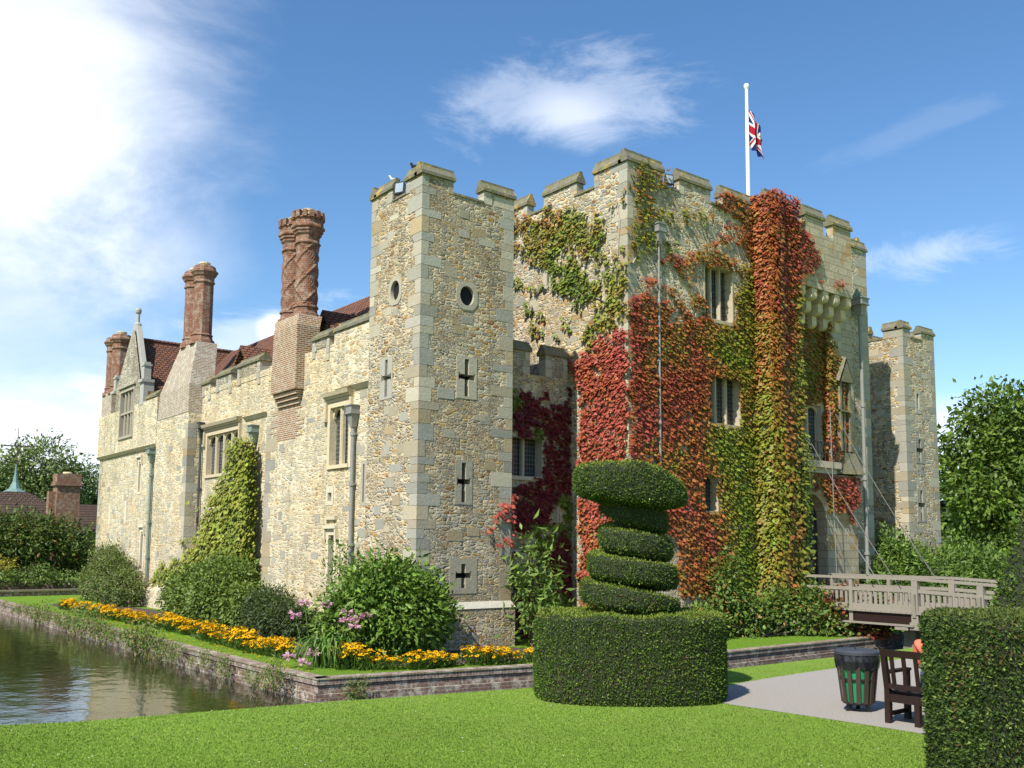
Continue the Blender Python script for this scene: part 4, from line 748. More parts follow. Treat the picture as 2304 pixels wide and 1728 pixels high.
# ------------------------------------------------------------------ creepers
IVY = [
('KL','lime',[(28.2,15.34),(27.63,14.94),(26.29,14.23),(25.61,14.49),(25.03,14.43),(23.61,13.81),(22.57,13.0),(22.36,12.64),(22.43,11.99),(23.01,11.98),(23.61,12.28),(24.07,12.87),(24.62,12.85),(24.78,12.62),(25.02,12.29),(25.6,12.87),(26.46,13.48),(27.63,14.47),(28.19,14.86)]),
('KL','lime',[(28.17,13.74),(26.28,13.32),(25.6,12.82),(25.02,12.4),(24.07,12.28),(23.16,11.54),(22.72,10.93),(22.72,10.52),(23.61,10.44),(24.22,10.88),(25.02,11.48),(25.1,12.09),(26.54,12.99),(28.17,13.56)]),
('KL','limethin',[(27.97,12.64),(26.7,12.07),(25.34,11.55),(25.34,11.38),(26.7,11.84),(27.97,12.29)]),
('KL','lime',[(22.72,11.96),(22.01,11.53),(21.38,11.99),(21.39,9.71),(21.88,9.65),(22.37,9.44),(22.87,9.07),(23.53,8.87),(23.38,9.42),(22.72,9.96),(22.29,10.33),(22.29,11.35)]),
('KL','limethin',[(22.07,13.69),(21.37,13.99),(21.37,13.69),(21.86,13.32)]),
('KL','limethin',[(26.96,11.22),(26.09,10.93),(25.18,10.48),(25.5,10.38),(26.78,10.84)]),
('KL','limethin',[(26.43,10.39),(25.75,10.37),(25.66,9.92),(26.34,9.93)]),
('KL','limethin',[(24.69,10.28),(23.99,10.2),(24.07,9.74),(24.61,9.89)]),
('KL','limethin',[(25.25,9.96),(24.77,9.71),(24.85,9.46),(25.25,9.74)]),
('KL','pink',[(21.37,9.26),(22.02,9.28),(22.73,9.15),(23.02,8.74),(23.84,8.66),(24.37,8.27),(23.46,7.73),(23.46,7.43),(21.38,7.17)]),
('KL','pink',[(24.47,8.64),(23.64,8.41),(23.63,0.19),(23.79,-0.03),(21.45,0.11),(21.39,8.5),(23.31,8.8)]),
('KF','limeor',[(21.65,15.02),(22.17,15.06),(22.75,15.06),(23.48,15.33),(23.4,14.7),(23.03,14.4),(22.38,13.98),(22.81,13.78),(23.09,13.43),(22.87,12.97),(23.01,12.43),(22.36,12.09),(21.73,11.66),(21.67,12.65),(22.09,13.76),(21.68,13.91),(21.65,14.62)]),
('KF','limeor',[(22.8,13.52),(23.84,13.81),(24.99,14.13),(26.2,14.53),(26.2,14.22),(24.6,13.72),(23.09,13.33)]),
('KF','limethin',[(23.08,12.5),(23.97,12.53),(23.81,12.34),(23.0,12.22)]),
('KF','redor',[(26.05,14.99),(27.05,15.12),(28.26,15.07),(28.8,15.2),(28.72,12.77),(27.84,12.48),(27.77,13.26),(27.0,13.21),(26.17,13.04),(25.44,12.94),(25.36,13.03),(26.34,13.4),(27.53,13.71),(27.53,13.88),(26.51,13.71),(26.35,13.84),(27.54,14.22),(27.37,14.41),(26.69,14.25),(26.04,14.71)]),
('KF','red',[(22.97,12.16),(23.51,12.12),(24.04,12.23),(24.81,12.54),(25.76,12.73),(26.83,12.84),(27.84,12.6),(28.0,12.18),(26.98,12.27),(25.43,12.29),(24.56,11.8),(23.95,11.64),(23.51,11.86),(23.0,12.02)]),
('KF','red',[(23.06,11.06),(23.43,11.07),(24.02,10.87),(24.31,10.5),(24.84,10.17),(24.31,10.19),(23.79,10.62),(23.35,10.85)]),
('KF','red',[(23.96,11.71),(24.33,11.71),(24.82,11.09),(24.55,11.17)]),
('KF','red',[(24.32,10.82),(24.93,11.03),(25.48,11.02),(25.56,10.66),(25.0,10.56),(24.39,10.62)]),
('KF','red',[(22.28,11.12),(22.78,11.46),(22.81,11.01),(22.49,10.9)]),
('KF','main',[(21.62,10.2),(22.07,10.43),(22.56,10.64),(22.91,10.52),(23.49,10.52),(23.64,10.24),(23.48,9.8),(24.46,10.21),(24.85,10.38),(25.55,10.39),(26.11,10.16),(26.93,10.23),(26.96,11.38),(27.49,12.36),(28.73,12.88),(28.57,7.7),(21.6,6.98)]),
('KF','main',[(21.59,7.97),(28.59,8.83),(28.32,0.21),(25.83,0.39),(23.87,0.66),(23.89,2.15),(22.67,3.19),(21.56,4.71)]),
('KF','base',[(23.71,0.56),(25.24,0.41),(28.33,0.44),(28.29,-0.71),(25.82,-0.26),(23.86,-0.08)]),
('PF','redor',[(29.28,14.56),(29.65,14.41),(30.38,14.05),(30.76,13.79),(31.03,13.44),(30.81,12.93),(30.32,12.6),(29.19,12.17)]),
('PF','limethin',[(30.7,12.56),(31.28,12.5),(31.08,12.28)]),
('PF','redthin',[(32.08,12.64),(32.69,12.7),(32.47,12.42),(31.97,12.39)]),
('GF','shade',[(29.63,11.43),(30.44,11.36),(31.13,11.18),(31.98,11.1),(32.44,11.48),(33.04,11.57),(33.09,11.19),(32.56,10.93),(32.4,10.56),(32.82,10.1),(33.47,9.67),(33.73,8.74),(33.61,7.86),(32.7,7.56),(32.43,8.17),(31.55,7.87),(30.44,7.88),(29.49,7.66)]),
('GF','shade',[(32.0,7.45),(33.03,7.59),(32.7,6.88),(32.39,6.56),(32.45,6.19),(32.42,5.6),(33.23,5.57),(33.82,5.31),(34.02,4.81),(34.05,4.0),(33.58,3.77),(33.71,3.35),(33.56,3.27),(33.2,3.63),(32.54,3.7),(31.82,3.68),(31.72,4.49),(30.47,4.52),(30.13,4.42),(30.17,5.3),(31.48,5.5),(31.92,5.74)]),
('CU','dark',[(18.95,7.45),(19.81,7.46),(21.0,7.59),(22.26,7.72),(22.26,0.92),(21.89,-2.23),(19.04,-1.16),(18.98,4.21),(20.07,4.44),(20.17,5.85),(19.02,5.8)]),
('TW','redthin',[(17.62,4.07),(17.75,3.91),(17.73,2.97),(17.32,2.96),(16.67,2.59),(16.62,2.66),(17.12,3.03),(17.37,3.24),(17.01,3.35),(17.37,3.44),(17.57,3.53)]),
('TW','redthin',[(16.92,2.35),(17.33,2.48),(17.73,2.68),(17.77,2.16),(17.53,2.16),(17.48,2.4),(16.97,2.29)]),
('WC','climb',[(36.34,6.57),(35.24,6.42),(34.97,4.94),(34.92,2.63),(34.79,0.36),(35.42,-0.52),(44.95,-1.1),(46.11,-0.33),(46.83,0.2),(44.85,1.24),(42.52,1.48),(40.93,2.02),(40.45,2.47),(39.52,3.41),(38.63,4.39),(37.72,4.97),(37.32,5.68),(37.36,6.11)]),
('WC2','climbthin',[(42.21,2.4),(40.55,2.46),(39.69,2.65),(39.44,3.46),(41.09,3.95),(41.85,4.03),(39.81,3.65),(38.85,2.77),(38.48,2.4),(39.82,2.28),(41.99,2.17)]),
]
def wall_leaves(polys, face, plane, dens, size, colfn, cover=1.0, gapsc=1.6, thick=.12, seed=1, gap=.0, soft=.12):
    r = np.random.default_rng(seed); Ps = []; Cs = []
    for poly in polys:
        a = np.array(poly); lo, hi = a.min(0)-.15, a.max(0)+.15; n = int((hi[0]-lo[0])*(hi[1]-lo[1])*dens*2.5); u = r.uniform(lo[0], hi[0], n); z = r.uniform(lo[1], hi[1], n)
        uu = u+(vnoise(u+50, z+50, 2.2, seed)-.5)*.3+(vnoise(u+50, z+50, 6, seed+1)-.5)*soft*2; zz = z+(vnoise(u+90, z+20, 2.2, seed+2)-.5)*.3+(vnoise(u+20, z+50, 6, seed+3)-.5)*soft*2
        ok = inpoly(uu, zz, poly); g = vnoise(u+30, z+30, gapsc, seed+5)*.65+vnoise(u+30, z+30, gapsc*3.3, seed+6)*.35; ok &= (g > gap) & (r.random(n) < .62*cover)
        Ps.append(np.stack([u[ok], z[ok]], 1))
    P = np.concatenate(Ps); return P
def creeper_mesh(UZ, face, plane, size, col, thick=.12, seed=1, droop=.75):
    r = np.random.default_rng(seed+99); n = len(UZ); d = -(.03+r.random(n)*thick)
    out = np.array({'S': (0, -1, 0), 'W': (-1, 0, 0), 'E': (1, 0, 0)}[face], float); tan = np.array({'S': (1, 0, 0), 'W': (0, 1, 0), 'E': (0, 1, 0)}[face], float)
    P = np.zeros((n, 3)); P[:, 2] = UZ[:, 1]
    if face == 'S': P[:, 0] = UZ[:, 0]; P[:, 1] = plane+d
    elif face == 'W': P[:, 1] = UZ[:, 0]; P[:, 0] = plane+d
    else: P[:, 1] = UZ[:, 0]; P[:, 0] = plane-d
    T = np.array([0, 0, -droop])+out*r.uniform(.15, .75, (n, 1))+tan*r.normal(0, .45, (n, 1)); Nn = out+np.array([0, 0, .55])+randdir(n, r)*.45
    return kites(P, T, Nn, size*r.uniform(.5, 1.45, n), col, 1.0, .14, 'creeper')
PINK = np.array((.4, .085, .06)); RED = np.array((.35, .08, .035)); ORG = np.array((.38, .145, .035)); OLIVE = np.array((.25, .19, .028)); GREEN = np.array((.14, .2, .022)); LIME = np.array((.28, .3, .036)); SHADED_RED = np.array((.12, .016, .018))
def lerp(a, b, k): return a*(1-k)+b*k
def ramp5(k, stops):
    out = np.zeros((len(k), 3))
    for j in range(3): out[:, j] = np.interp(k, [s_[0] for s_ in stops], [s_[1][j] for s_ in stops])
    return out
AUT = [(0, GREEN), (.2, LIME*.85), (.42, OLIVE), (.62, ORG), (.82, RED), (1.0, PINK)]
def sel(key, *kinds): return [p for k, t, p in IVY if k == key and t in kinds]
def jit(C, r, s=.16): return np.clip(C*(1+r.normal(0, s, (len(C), 1)))*(1+r.normal(0, .06, C.shape)), .003, 1)
def stems(m, face, plane, pts, r0=.03):
    P = [((u, plane-.03, z) if face == 'S' else (plane-.03, u, z)) for u, z in pts]; m.tube(P, [r0*(1-.7*i/len(P)) for i in range(len(P))], 5)
def autumn(u, z, base, seed, amp=.5):
    k = base+(vnoise(u+40, z+40, .8, seed)-.5)*amp+(vnoise(u+40, z+40, 3.0, seed+1)-.5)*amp*.6+np.random.default_rng(seed).normal(0, .11, len(u)); return np.clip(k, 0, 1)
rr = np.random.default_rng(11)
# left flank of the gatehouse: lime creeper above, crimson below
def make_creeper(name, label, parts, stemlist=(), parent=None):
    root = empty(name, parts[0][5] if len(parts[0]) > 5 else (21.6, 21.3, ZI), label=label, cat='creeper')
    for UZ, face, plane, size, C, *_ in parts:
        me = creeper_mesh(UZ, face, plane, size, C, seed=int(abs(UZ[:, 0].sum())) % 1000)
        link('foliage', me, M['ivyleaf'], root)
    m = MB()
    for s_ in stemlist: stems(m, *s_)
    if stemlist: m.build('stems', M['bark_pale'], root)
    return root
A = wall_leaves(sel('KL', 'lime'), 'W', XK, 190, .14, None, seed=21, gap=.2, gapsc=2.2, cover=.8, soft=.4); B = wall_leaves(sel('KL', 'limethin'), 'W', XK, 60, .14, None, seed=23, gap=.2)
A = np.concatenate([A, B]); k = autumn(A[:, 0], A[:, 1], .2+np.clip((A[:, 1]-12.2)*.09, -.1, .25), 31, .6)
p1 = (A, 'W', XK, .125, jit(ramp5(k, AUT), rr), (XK-.05, 24, 9))
A = wall_leaves(sel('KF', 'limeor', 'limethin'), 'S', YK, 125, .14, None, seed=25, gap=.16, gapsc=2.2, soft=.35); k = autumn(A[:, 0], A[:, 1], .33, 33, .6); p1b = (A, 'S', YK, .125, jit(ramp5(k, AUT), rr))
make_creeper('green_creeper', 'sparse yellow green creeper in bands high on the gatehouse corner', [p1, p1b],
             [('W', XK, [(21.9, 8.6), (22.3, 10), (22.6, 11.5), (23.6, 12.7), (25.2, 13.8), (27, 14.6)], .04), ('W', XK, [(22.4, 10.4), (23.6, 11), (24.8, 12), (26.5, 13)], .03), ('W', XK, [(21.8, 9), (21.9, 11), (21.7, 13), (21.9, 14)], .03), ('S', YK, [(21.8, 11.5), (22.5, 12.6), (22.6, 13.6), (22.3, 14.6)], .03)])
A = wall_leaves(sel('KL', 'pink'), 'W', XK, 150, .14, None, seed=27, gap=.2); k = autumn(A[:, 0], A[:, 1], .93, 35, .25)
k = np.where(A[:, 1] < 3.2, k-.12, k); p2 = (A, 'W', XK, .125, jit(ramp5(k, AUT), rr), (XK-.05, 22.5, ZI))
mainp = sel('KF', 'main'); A = wall_leaves(mainp, 'S', YK, 175, .14, None, seed=41, gap=.14)
A = np.concatenate([A, wall_leaves(sel('KF', 'redor'), 'S', YK, 130, .14, None, seed=43, gap=.25), wall_leaves(sel('KF', 'red'), 'S', YK, 130, .14, None, seed=45, gap=.2)])
hol = np.zeros(len(A), bool)
for a, b, c, d, n in KW: hol |= (A[:, 0] > a-.02) & (A[:, 0] < b-.1) & (A[:, 1] > c) & (A[:, 1] < d-.05)
hol |= (abs(A[:, 0]-22.95) < .1) & (A[:, 1] > 5.2) & (vnoise(A[:, 0]+9, A[:, 1]+9, 2.5, 4) > .28)
A = A[~hol]; u, z = A[:, 0], A[:, 1]
base = np.interp(u, [21.6, 23, 25, 26.8, 27.3, 28.4], [.9, .76, .66, .5, .36, .34])+np.interp(z, [0, 2, 5, 8.6, 9.5, 11, 13, 15], [-.05, 0, 0, .02, -.08, .05, .15, .3])*np.interp(u, [24, 27], [.2, 1])
gpatch = np.exp(-(((u-26.3)/1.5)**2+((z-5.6)/.9)**2))+np.exp(-(((u-27)/1.0)**2+((z-2.5)/2.6)**2)); gpatch += .8*np.exp(-(((u-26.4)/1.2)**2+((z-9.3)/.7)**2)); base -= .3*np.clip(gpatch, 0, 1)
base += .22*np.exp(-(((u-25.6)/.9)**2+((z-2.6)/1.2)**2))
k = autumn(u, z, base, 47, .38); p2b = (A, 'S', YK, .125, jit(ramp5(k, AUT), rr))
make_creeper('red_creeper', 'dense crimson and orange creeper on the gatehouse corner and front', [p2, p2b],
             [('S', YK, [(22.5, -.4), (22.4, 3), (22.7, 7), (23.2, 9.6), (24.3, 10.6)], .05), ('S', YK, [(24.4, -.4), (24.2, 2), (24.6, 5), (24.4, 9), (25.2, 11), (24.9, 11.9), (26, 12.4)], .05), ('S', YK, [(26.8, -.5), (26.6, 2.6), (27.4, 6), (27.5, 10), (28, 13)], .05), ('W', XK, [(22.6, -.6), (22.4, 2), (22.8, 5), (22.2, 8.5)], .04)])
# turret: fully clothed, red spine and green edges
def turret():
    root = empty('turret_creeper', (28.9, 20.3, ZI), label='thick red, orange and green creeper wrapping the front turret beside the bridge', cat='creeper'); r = np.random.default_rng(51)
    for face, plane, u0, u1, n in (('S', 20.45, 28.12, 29.6, 6800), ('W', 28.25, 20.3, 21.4, 5000), ('E', 29.48, 20.35, 21.2, 2500)):
        u = r.uniform(u0, u1, n); z = ZI+(15.35-ZI)*r.random(n)**.97; low = np.clip((4.5-z)/5, 0, 1)
        k = np.interp(z, [-1, 1.5, 4, 7, 9, 12, 15.3], [.4, .34, .26, .42, .55, .68, .82])
        if face == 'S': k = k+.22*np.exp(-((u-28.45)/.28)**2)-.18*np.clip((u-28.9)/.6, 0, 1)*(z < 12)+.3*np.exp(-(((u-28.9)/.35)**2+((z-2.6)/.8)**2))+.3*np.exp(-(((u-29.2)/.4)**2+((z-0.2)/.7)**2))
        if face == 'W': k = k-.08*(z < 11)
        k = autumn(u, z, k, 53, .3); C = jit(ramp5(k, AUT), r)
        me = creeper_mesh(np.stack([u, z], 1), face, plane, .13, C, seed=55)
        co = np.zeros(len(me.vertices)*3, np.float32); me.vertices.foreach_get('co', co); co = co.reshape(-1, 3)
        q = np.interp(co[:, 2], [-1, 1.5, 5.5, 7, 9, 15.5], [.5, .3, .42, .2, .12, .1])*(.55+.9*vnoise(co[:, 0]*3+co[:, 1]*3+60, co[:, 2]+60, 1.3, 8)); cx = 28.87; s_ = q*r.random(len(q)//4).repeat(4)
        if face == 'S': co[:, 1] -= s_; co[:, 0] += (co[:, 0]-cx)*s_*.45
        elif face == 'W': co[:, 0] -= s_*.55
        else: co[:, 0] += s_*.35
        me.vertices.foreach_set('co', co.ravel()); link('foliage', me, M['ivyleaf'], root)
    n = 3400; u = r.uniform(27.88, 28.34, n); z = ZI+(15.3-ZI)*r.random(n); k = autumn(u, z, np.interp(z, [-1, 4, 7, 9, 12, 15.3], [.36, .26, .4, .5, .62, .8]), 57, .3); me = creeper_mesh(np.stack([u, z], 1), 'S', 20.45, .13, jit(ramp5(k, AUT), r), seed=58)
    co = np.zeros(len(me.vertices)*3, np.float32); me.vertices.foreach_get('co', co); co = co.reshape(-1, 3); co[:, 1] += (r.uniform(-.28, .12, n)).repeat(4); co[:, 0] += ((28.1-u)*.0).repeat(4); me.vertices.foreach_set('co', co.ravel()); link('foliage', me, M['ivyleaf'], root)
    m = MB()
    for x in (28.5, 28.9, 29.3): m.tube([(x, 20.35, ZI), (x+.1, 20.4, 2), (x-.1, 20.42, 6), (x, 20.42, 12)], [.07, .06, .05, .03], 6)
    m.build('stems', M['bark_pale'], root)
turret()
r = rr
A = wall_leaves(sel('PF', 'redor', 'limethin', 'redthin'), 'S', YP, 150, .14, None, seed=61, gap=.12); k = autumn(A[:, 0], A[:, 1], .85, 63, .25); pp = (A, 'S', YP, .125, jit(ramp5(k, AUT), rr), (30, 20.6, ZI))
A = wall_leaves(sel('GF', 'shade'), 'S', YG, 190, .14, None, seed=65, gap=.1); A = A[~((A[:, 0] > 30) & (A[:, 0] < 32.2) & (A[:, 1] > 5.6) & (A[:, 1] < 7.6))]; A = A[~((A[:, 0] < 31.9) & (A[:, 1] < 4.15))]
k = autumn(A[:, 0], A[:, 1], np.interp(A[:, 0], [29.6, 31.5, 33.2], [.3, .45, .78]), 67, .45); pg = (A[A[:, 1] < 5.05], 'S', YG, .125, jit(ramp5(k, AUT), rr)[A[:, 1] < 5.05]); pg2 = (A[A[:, 1] >= 5.05], 'S', YU, .125, jit(ramp5(k, AUT), rr)[A[:, 1] >= 5.05])
Bq = wall_leaves([[(32.2, 5.3), (33.0, 5.2), (33.6, 5.9), (33.5, 8.4), (33.3, 9.6), (32.9, 10.4), (32.3, 11.0)]], 'S', YG+.1, 150, .14, None, seed=68, gap=.3); k = autumn(Bq[:, 0], Bq[:, 1], .6, 69, .45); pb = (Bq, 'S', YG+.08, .125, jit(ramp5(k, AUT), rr))
Bw = wall_leaves([[(20.9, 6.0), (21.35, 6.0), (21.35, 11.4), (20.9, 11.2)]], 'W', 32.45, 190, .14, None, seed=66, gap=.15); k = autumn(Bw[:, 0], Bw[:, 1], .5, 70, .45); pb2 = (Bw, 'W', 32.45, .125, jit(ramp5(k, AUT), rr))
make_creeper('gate_creeper', 'creeper over the gate recess and under the corbelled parapet', [pp, pg, pg2, pb, pb2], [('S', YU, [(29.7, 5.2), (30, 6), (30.4, 8.6), (32, 10), (32.3, 11.2)], .04)])
A = wall_leaves(sel('CU', 'dark'), 'S', YC, 150, .13, None, seed=71, gap=.33, gapsc=.9); A = A[(A[:, 0] > 17.8) & (A[:, 0] < 21.58) & (A[:, 1] > ZI)]; A = A[~((A[:, 0] > 19.05) & (A[:, 0] < 20.35) & (A[:, 1] > 4.5) & (A[:, 1] < 5.8))]
k = autumn(A[:, 0], A[:, 1], .9, 73, .2); g_ = vnoise(A[:, 0]+11, A[:, 1]+23, .9, 77) > .66; C = ramp5(k, [(0, SHADED_RED), (1, SHADED_RED*1.3)]); C[g_] = GREEN*.9  # shade on this wall is put into the darkened leaf reds
make_creeper('crimson_creeper', 'crimson creeper with shade put into its dark leaf colour on the wall between tower and gatehouse', [(A, 'S', YC, .14, jit(C, rr), (19.6, 24.1, ZI))], [('S', YC, [(21.2, -.6), (21.0, 3), (21.3, 6), (20.6, 7.4)], .08), ('S', YC, [(20.9, -.6), (20.6, 2), (19.8, 3.6), (19.3, 4)], .04)])
A = wall_leaves(sel('TW', 'redthin'), 'S', 22.57, 90, .12, None, seed=81, gap=.0, soft=.05); C = jit(np.tile(PINK*1.1, (len(A), 1)), rr); make_creeper('creeper_strands', 'few bright red creeper strands reaching round the corner tower edge', [(A, 'S', 22.57, .13, C, (17.6, 22.5, 2))], [('S', 22.57, [(17.72, 1.9), (17.6, 2.5), (17.2, 2.9), (16.8, 2.65)], .012), ('S', 22.57, [(17.72, 1.9), (17.65, 2.9), (17.7, 3.8)], .012)])
# ------------------------------------------------------------------ bushes and trees
def blob_pts(blobs, n, r, shell=.55):
    B = np.array(blobs, float); vol = (B[:, 3]*B[:, 4]*B[:, 5])**(2/3); k = r.choice(len(B), n, p=vol/vol.sum()); D = randdir(n, r); rad_ = (shell+(1-shell)*r.random((n, 1)))**.7
    lump = 1+.22*np.sin(D[:, :1]*5+k[:, None])*np.sin(D[:, 1:2]*6+k[:, None]*2)
    P = B[k, :3]+D*B[k, 3:6]*rad_*lump; return P, D, k
def foliage(blobs, n, size, ca, cb, seed, aspect=.6, up=.35, tip=None, shell=.55, zmin=-99, clump=0):
    r = np.random.default_rng(seed)
    if clump:  # leaf sprays round twig ends, which gives gaps and light and dark clumps
        Q, D0, _ = blob_pts(blobs, n//clump, r, shell); P = Q.repeat(clump, 0)+r.normal(0, size*1.25, (len(Q)*clump, 3)); D = D0.repeat(clump, 0); tone = r.normal(1, .14, (len(Q), 1)).repeat(clump, 0)
    else: P, D, _ = blob_pts(blobs, n, r, shell); tone = 1
    ok = P[:, 2] > zmin; P, D = P[ok], D[ok]; tone = tone[ok] if clump else 1; m = len(P)
    T = D*.8+randdir(m, r)*.8+np.array([0, 0, -.25]); Nn = D*.5+randdir(m, r)*.55+np.array([0, 0, up+.25])
    C = tints(m, ca, cb, .14, r)*tone
    if tip is not None: t_ = r.random(m) < tip[1]; C[t_] = np.array(tip[0])
    return kites(P, T, Nn, size*r.uniform(.45, 1.55, m), np.clip(C, .003, 1), aspect, .12)
def bush(name, label, cat, loc, blobs, n, size, ca, cb, seed, stem=None, group=None, mat='leaf', local=False, **kw):
    root = empty(name, loc, label=label, cat=cat, group=group); B = [(x+(loc[0]), y+loc[1], z+loc[2], a, b, c) for x, y, z, a, b, c in blobs]
    link('foliage', foliage(B, n, size, ca, cb, seed, zmin=loc[2]+.02, **kw), M[mat], root); m = MB(); r = random.Random(seed)
    for i in range(stem or 7):
        x, y, z, a, b, c = B[i % len(B)]; p0 = Vector((loc[0]+r.uniform(-.2, .2), loc[1]+r.uniform(-.2, .2), loc[2]-.02)); p2 = Vector((x+r.uniform(-.6, .6)*a, y+r.uniform(-.6, .6)*b, z+r.uniform(-.3, .5)*c)); pm = (p0+p2)/2+Vector((r.uniform(-.1, .1), r.uniform(-.1, .1), .1)); m.tube([p0, pm, p2], [.035, .025, .01], 5)
    m.build('stems', M['bark'], root); return root
def tree(name, label, loc, h, blobs, n, size, ca, cb, seed, trunk=.35, group=None, **kw):
    root = empty(name, loc, label=label, cat='tree', group=group); B = [(x+loc[0], y+loc[1], z+loc[2], a, b, c) for x, y, z, a, b, c in blobs]
    link('crown', foliage(B, n, size, ca, cb, seed, clump=kw.pop('clump', 14), **kw), M['leaf'], root); m = MB(); r = random.Random(seed); top = Vector((loc[0], loc[1], loc[2]+h*.75))
    m.tube([Vector(loc)-Vector((0, 0, .3)), Vector(loc)+Vector((.1, 0, h*.25)), Vector(loc)+Vector((-.1, .1, h*.5)), top], [trunk, trunk*.7, trunk*.45, trunk*.12], 8)
    for i, b in enumerate(B): p0 = Vector(loc)+Vector((0, 0, h*(.18+.4*r.random()))); p2 = Vector(b[:3]); m.tube([p0, (p0+p2)/2+Vector((0, 0, .3)), p2], [trunk*.4, trunk*.25, trunk*.06], 6)
    m.build('trunk', M['bark'], root); return root
bush('leafy_shrub', 'big rounded bright green leafy shrub against the corner tower', 'shrub', (13.15, 21.95, ZI), [(0, 0, 1.3, 1.25, 1.0, 1.1), (-.7, .1, 1.05, .95, .8, .8), (.65, -.1, 1.15, 1.0, .85, .9), (-.35, 0, 1.95, .7, .7, .62), (.45, .1, 1.9, .65, .6, .6), (-1.3, .2, 1.0, .55, .5, .5), (1.2, -.1, 1.2, .5, .5, .55), (0, -.6, .95, 1.05, .55, .65), (-.9, -.1, 1.55, .5, .5, .42), (.95, 0, 1.65, .42, .4, .36)], 20000, .17, (.09, .17, .02), (.19, .3, .04), 101, 9, aspect=.42, clump=9, shell=.6)
bush('dark_shrub', 'low dark green shrub in the border left of the pink lilies', 'shrub', (13.0, 28.4, ZI), [(.1, -.9, .5, .7, .8, .5), (.1, .2, .6, .8, 1.2, .65), (.3, 1.6, .7, .8, 1.2, .8)], 15000, .1, (.035, .065, .015), (.085, .12, .028), 102, 8, aspect=.5, clump=8)
bush('broadleaf_shrub', 'rounded mid green shrub at the foot of the climber', 'shrub', (13.1, 34.0, ZI), [(.3, -1.6, .7, .8, 1.2, .75), (.2, .4, 1.0, 1.0, 1.4, 1.05), (.4, 2.6, 1.0, 1.0, 1.6, 1.1), (.5, 4.9, .8, .8, 1.2, .85), (.9, 2.0, 1.8, .6, 1.2, .7), (.9, .2, 1.7, .5, .8, .6)], 28000, .14, (.09, .15, .022), (.18, .25, .04), 103, 9, aspect=.55, clump=9)
bush('rose_bush', 'loose brownish green rose bush at the far end of the castle wall', 'shrub', (13.4, 49.4, ZI), [(.1, -2.4, .8, .8, 1.5, .9), (.2, 0, 1.2, .9, 1.8, 1.3), (.4, 1.7, 1.6, .8, 1.5, 1.3), (.3, 3.0, .9, .8, 1.3, 1.0)], 26000, .11, (.085, .13, .025), (.17, .21, .045), 104, 9, aspect=.5, clump=7, tip=((.3, .2, .15), .04))
bush('magnolia', 'tall narrow glossy leaved shrub between tower and clipped yew', 'shrub', (18.1, 21.9, ZI), [(0, 0, .9, .36, .4, .5), (.22, -.1, 1.4, .36, .35, .42), (-.1, 0, 1.9, .26, .3, .4), (.1, 0, 2.4, .34, .3, .36), (-.12, .1, 2.8, .2, .2, .3), (.3, .1, 2.75, .22, .2, .3)], 900, .26, (.1, .18, .03), (.22, .3, .06), 105, 8, aspect=.34, clump=6)
bush('green_bush', 'bright green bush under the east tower behind the bridge', 'shrub', (36.8, 21.2, ZI), [(0, 0, 1.5, 1.6, 1.2, 1.5), (-1.3, -.1, 1.2, 1.1, 1, 1.1), (1.8, .2, 1.5, 1.8, 1.2, 1.5), (4.4, .4, 1.3, 2.2, 1.3, 1.6), (.3, .1, 2.8, .9, .8, .9), (7.6, .4, 1.5, 2.4, 1.3, 1.7)], 30000, .19, (.085, .15, .02), (.16, .25, .04), 106, 9, aspect=.4, clump=9)
bush('low_shrub', 'low green shrubs at the foot of the creeper below the gatehouse', 'shrub', (26.6, 20.2, ZI), [(-2.2, .5, .5, .8, .4, .5), (0, .2, .6, .9, .5, .6), (1.2, 0, .7, .8, .5, .8), (2.1, -.6, .7, .7, .6, .9), (2.6, -1.3, .3, .6, .5, .6), (-1.0, .5, 1.6, .5, .3, 1.1)], 11000, .14, (.08, .15, .025), (.17, .24, .04), 107, 8, aspect=.6, clump=7, tip=((.3, .14, .04), .07))
bush('hanging_creeper', 'red and green creeper spilling over the moat wall below the bridge', 'creeper', (29.9, 18.9, ZI), [(-.6, .2, .4, .5, .5, .9), (0, -.9, 0, .45, .4, .6), (.2, -1.1, .6, .35, .3, .7), (.2, .2, .9, .4, .4, .8)], 4500, .13, (.12, .14, .03), (.24, .09, .03), 108, 6, aspect=.9, clump=6, tip=((.3, .06, .03), .3))
# green climber on the recessed wall
def climber():
    root = empty('wall_climber', (14.9, 37, ZI), label='tall yellow green climber covering the wall below a hopper head', cat='creeper'); r = np.random.default_rng(111)
    A = wall_leaves(sel('WC', 'climb'), 'W', XB, 190, .12, None, seed=111, gap=.08); Bp = wall_leaves(sel('WC2', 'climbthin'), 'W', XA, 50, .12, None, seed=113, gap=.1)
    for P_, pl, th in ((A, 14.9, .5), (Bp, XA, .1)):
        k = np.clip(.5+(vnoise(P_[:, 0]+20, P_[:, 1]+20, 1.2, 9)-.5)*.8, 0, 1); C = jit(ramp5(k, [(0, GREEN*.9), (.5, LIME), (1, np.array((.29, .32, .045)))]), r, .2); me = creeper_mesh(P_, 'W', pl, .16, C, thick=th, seed=115); link('foliage', me, M['leaf'], root)
    m = MB(); stems(m, 'W', 14.95, [(37, -.7), (36.6, 2), (36, 4), (35.6, 6)], .08); stems(m, 'W', XA, [(39, 0), (39.6, 2.4), (39.5, 3.4), (41.6, 3.9)], .03); m.build('stems', M['bark'], root)
climber()
bush('tall_leaf_plant', 'feathery plant hiding the foot of the grey rainwater pipe', 'plant', (13.9, 26.3, ZI), [(0, 0, 1.4, .35, .35, 1.4), (.1, 0, 2.6, .25, .3, .6)], 700, .14, (.1, .2, .03), (.18, .3, .05), 117, 4, aspect=.35, clump=6)
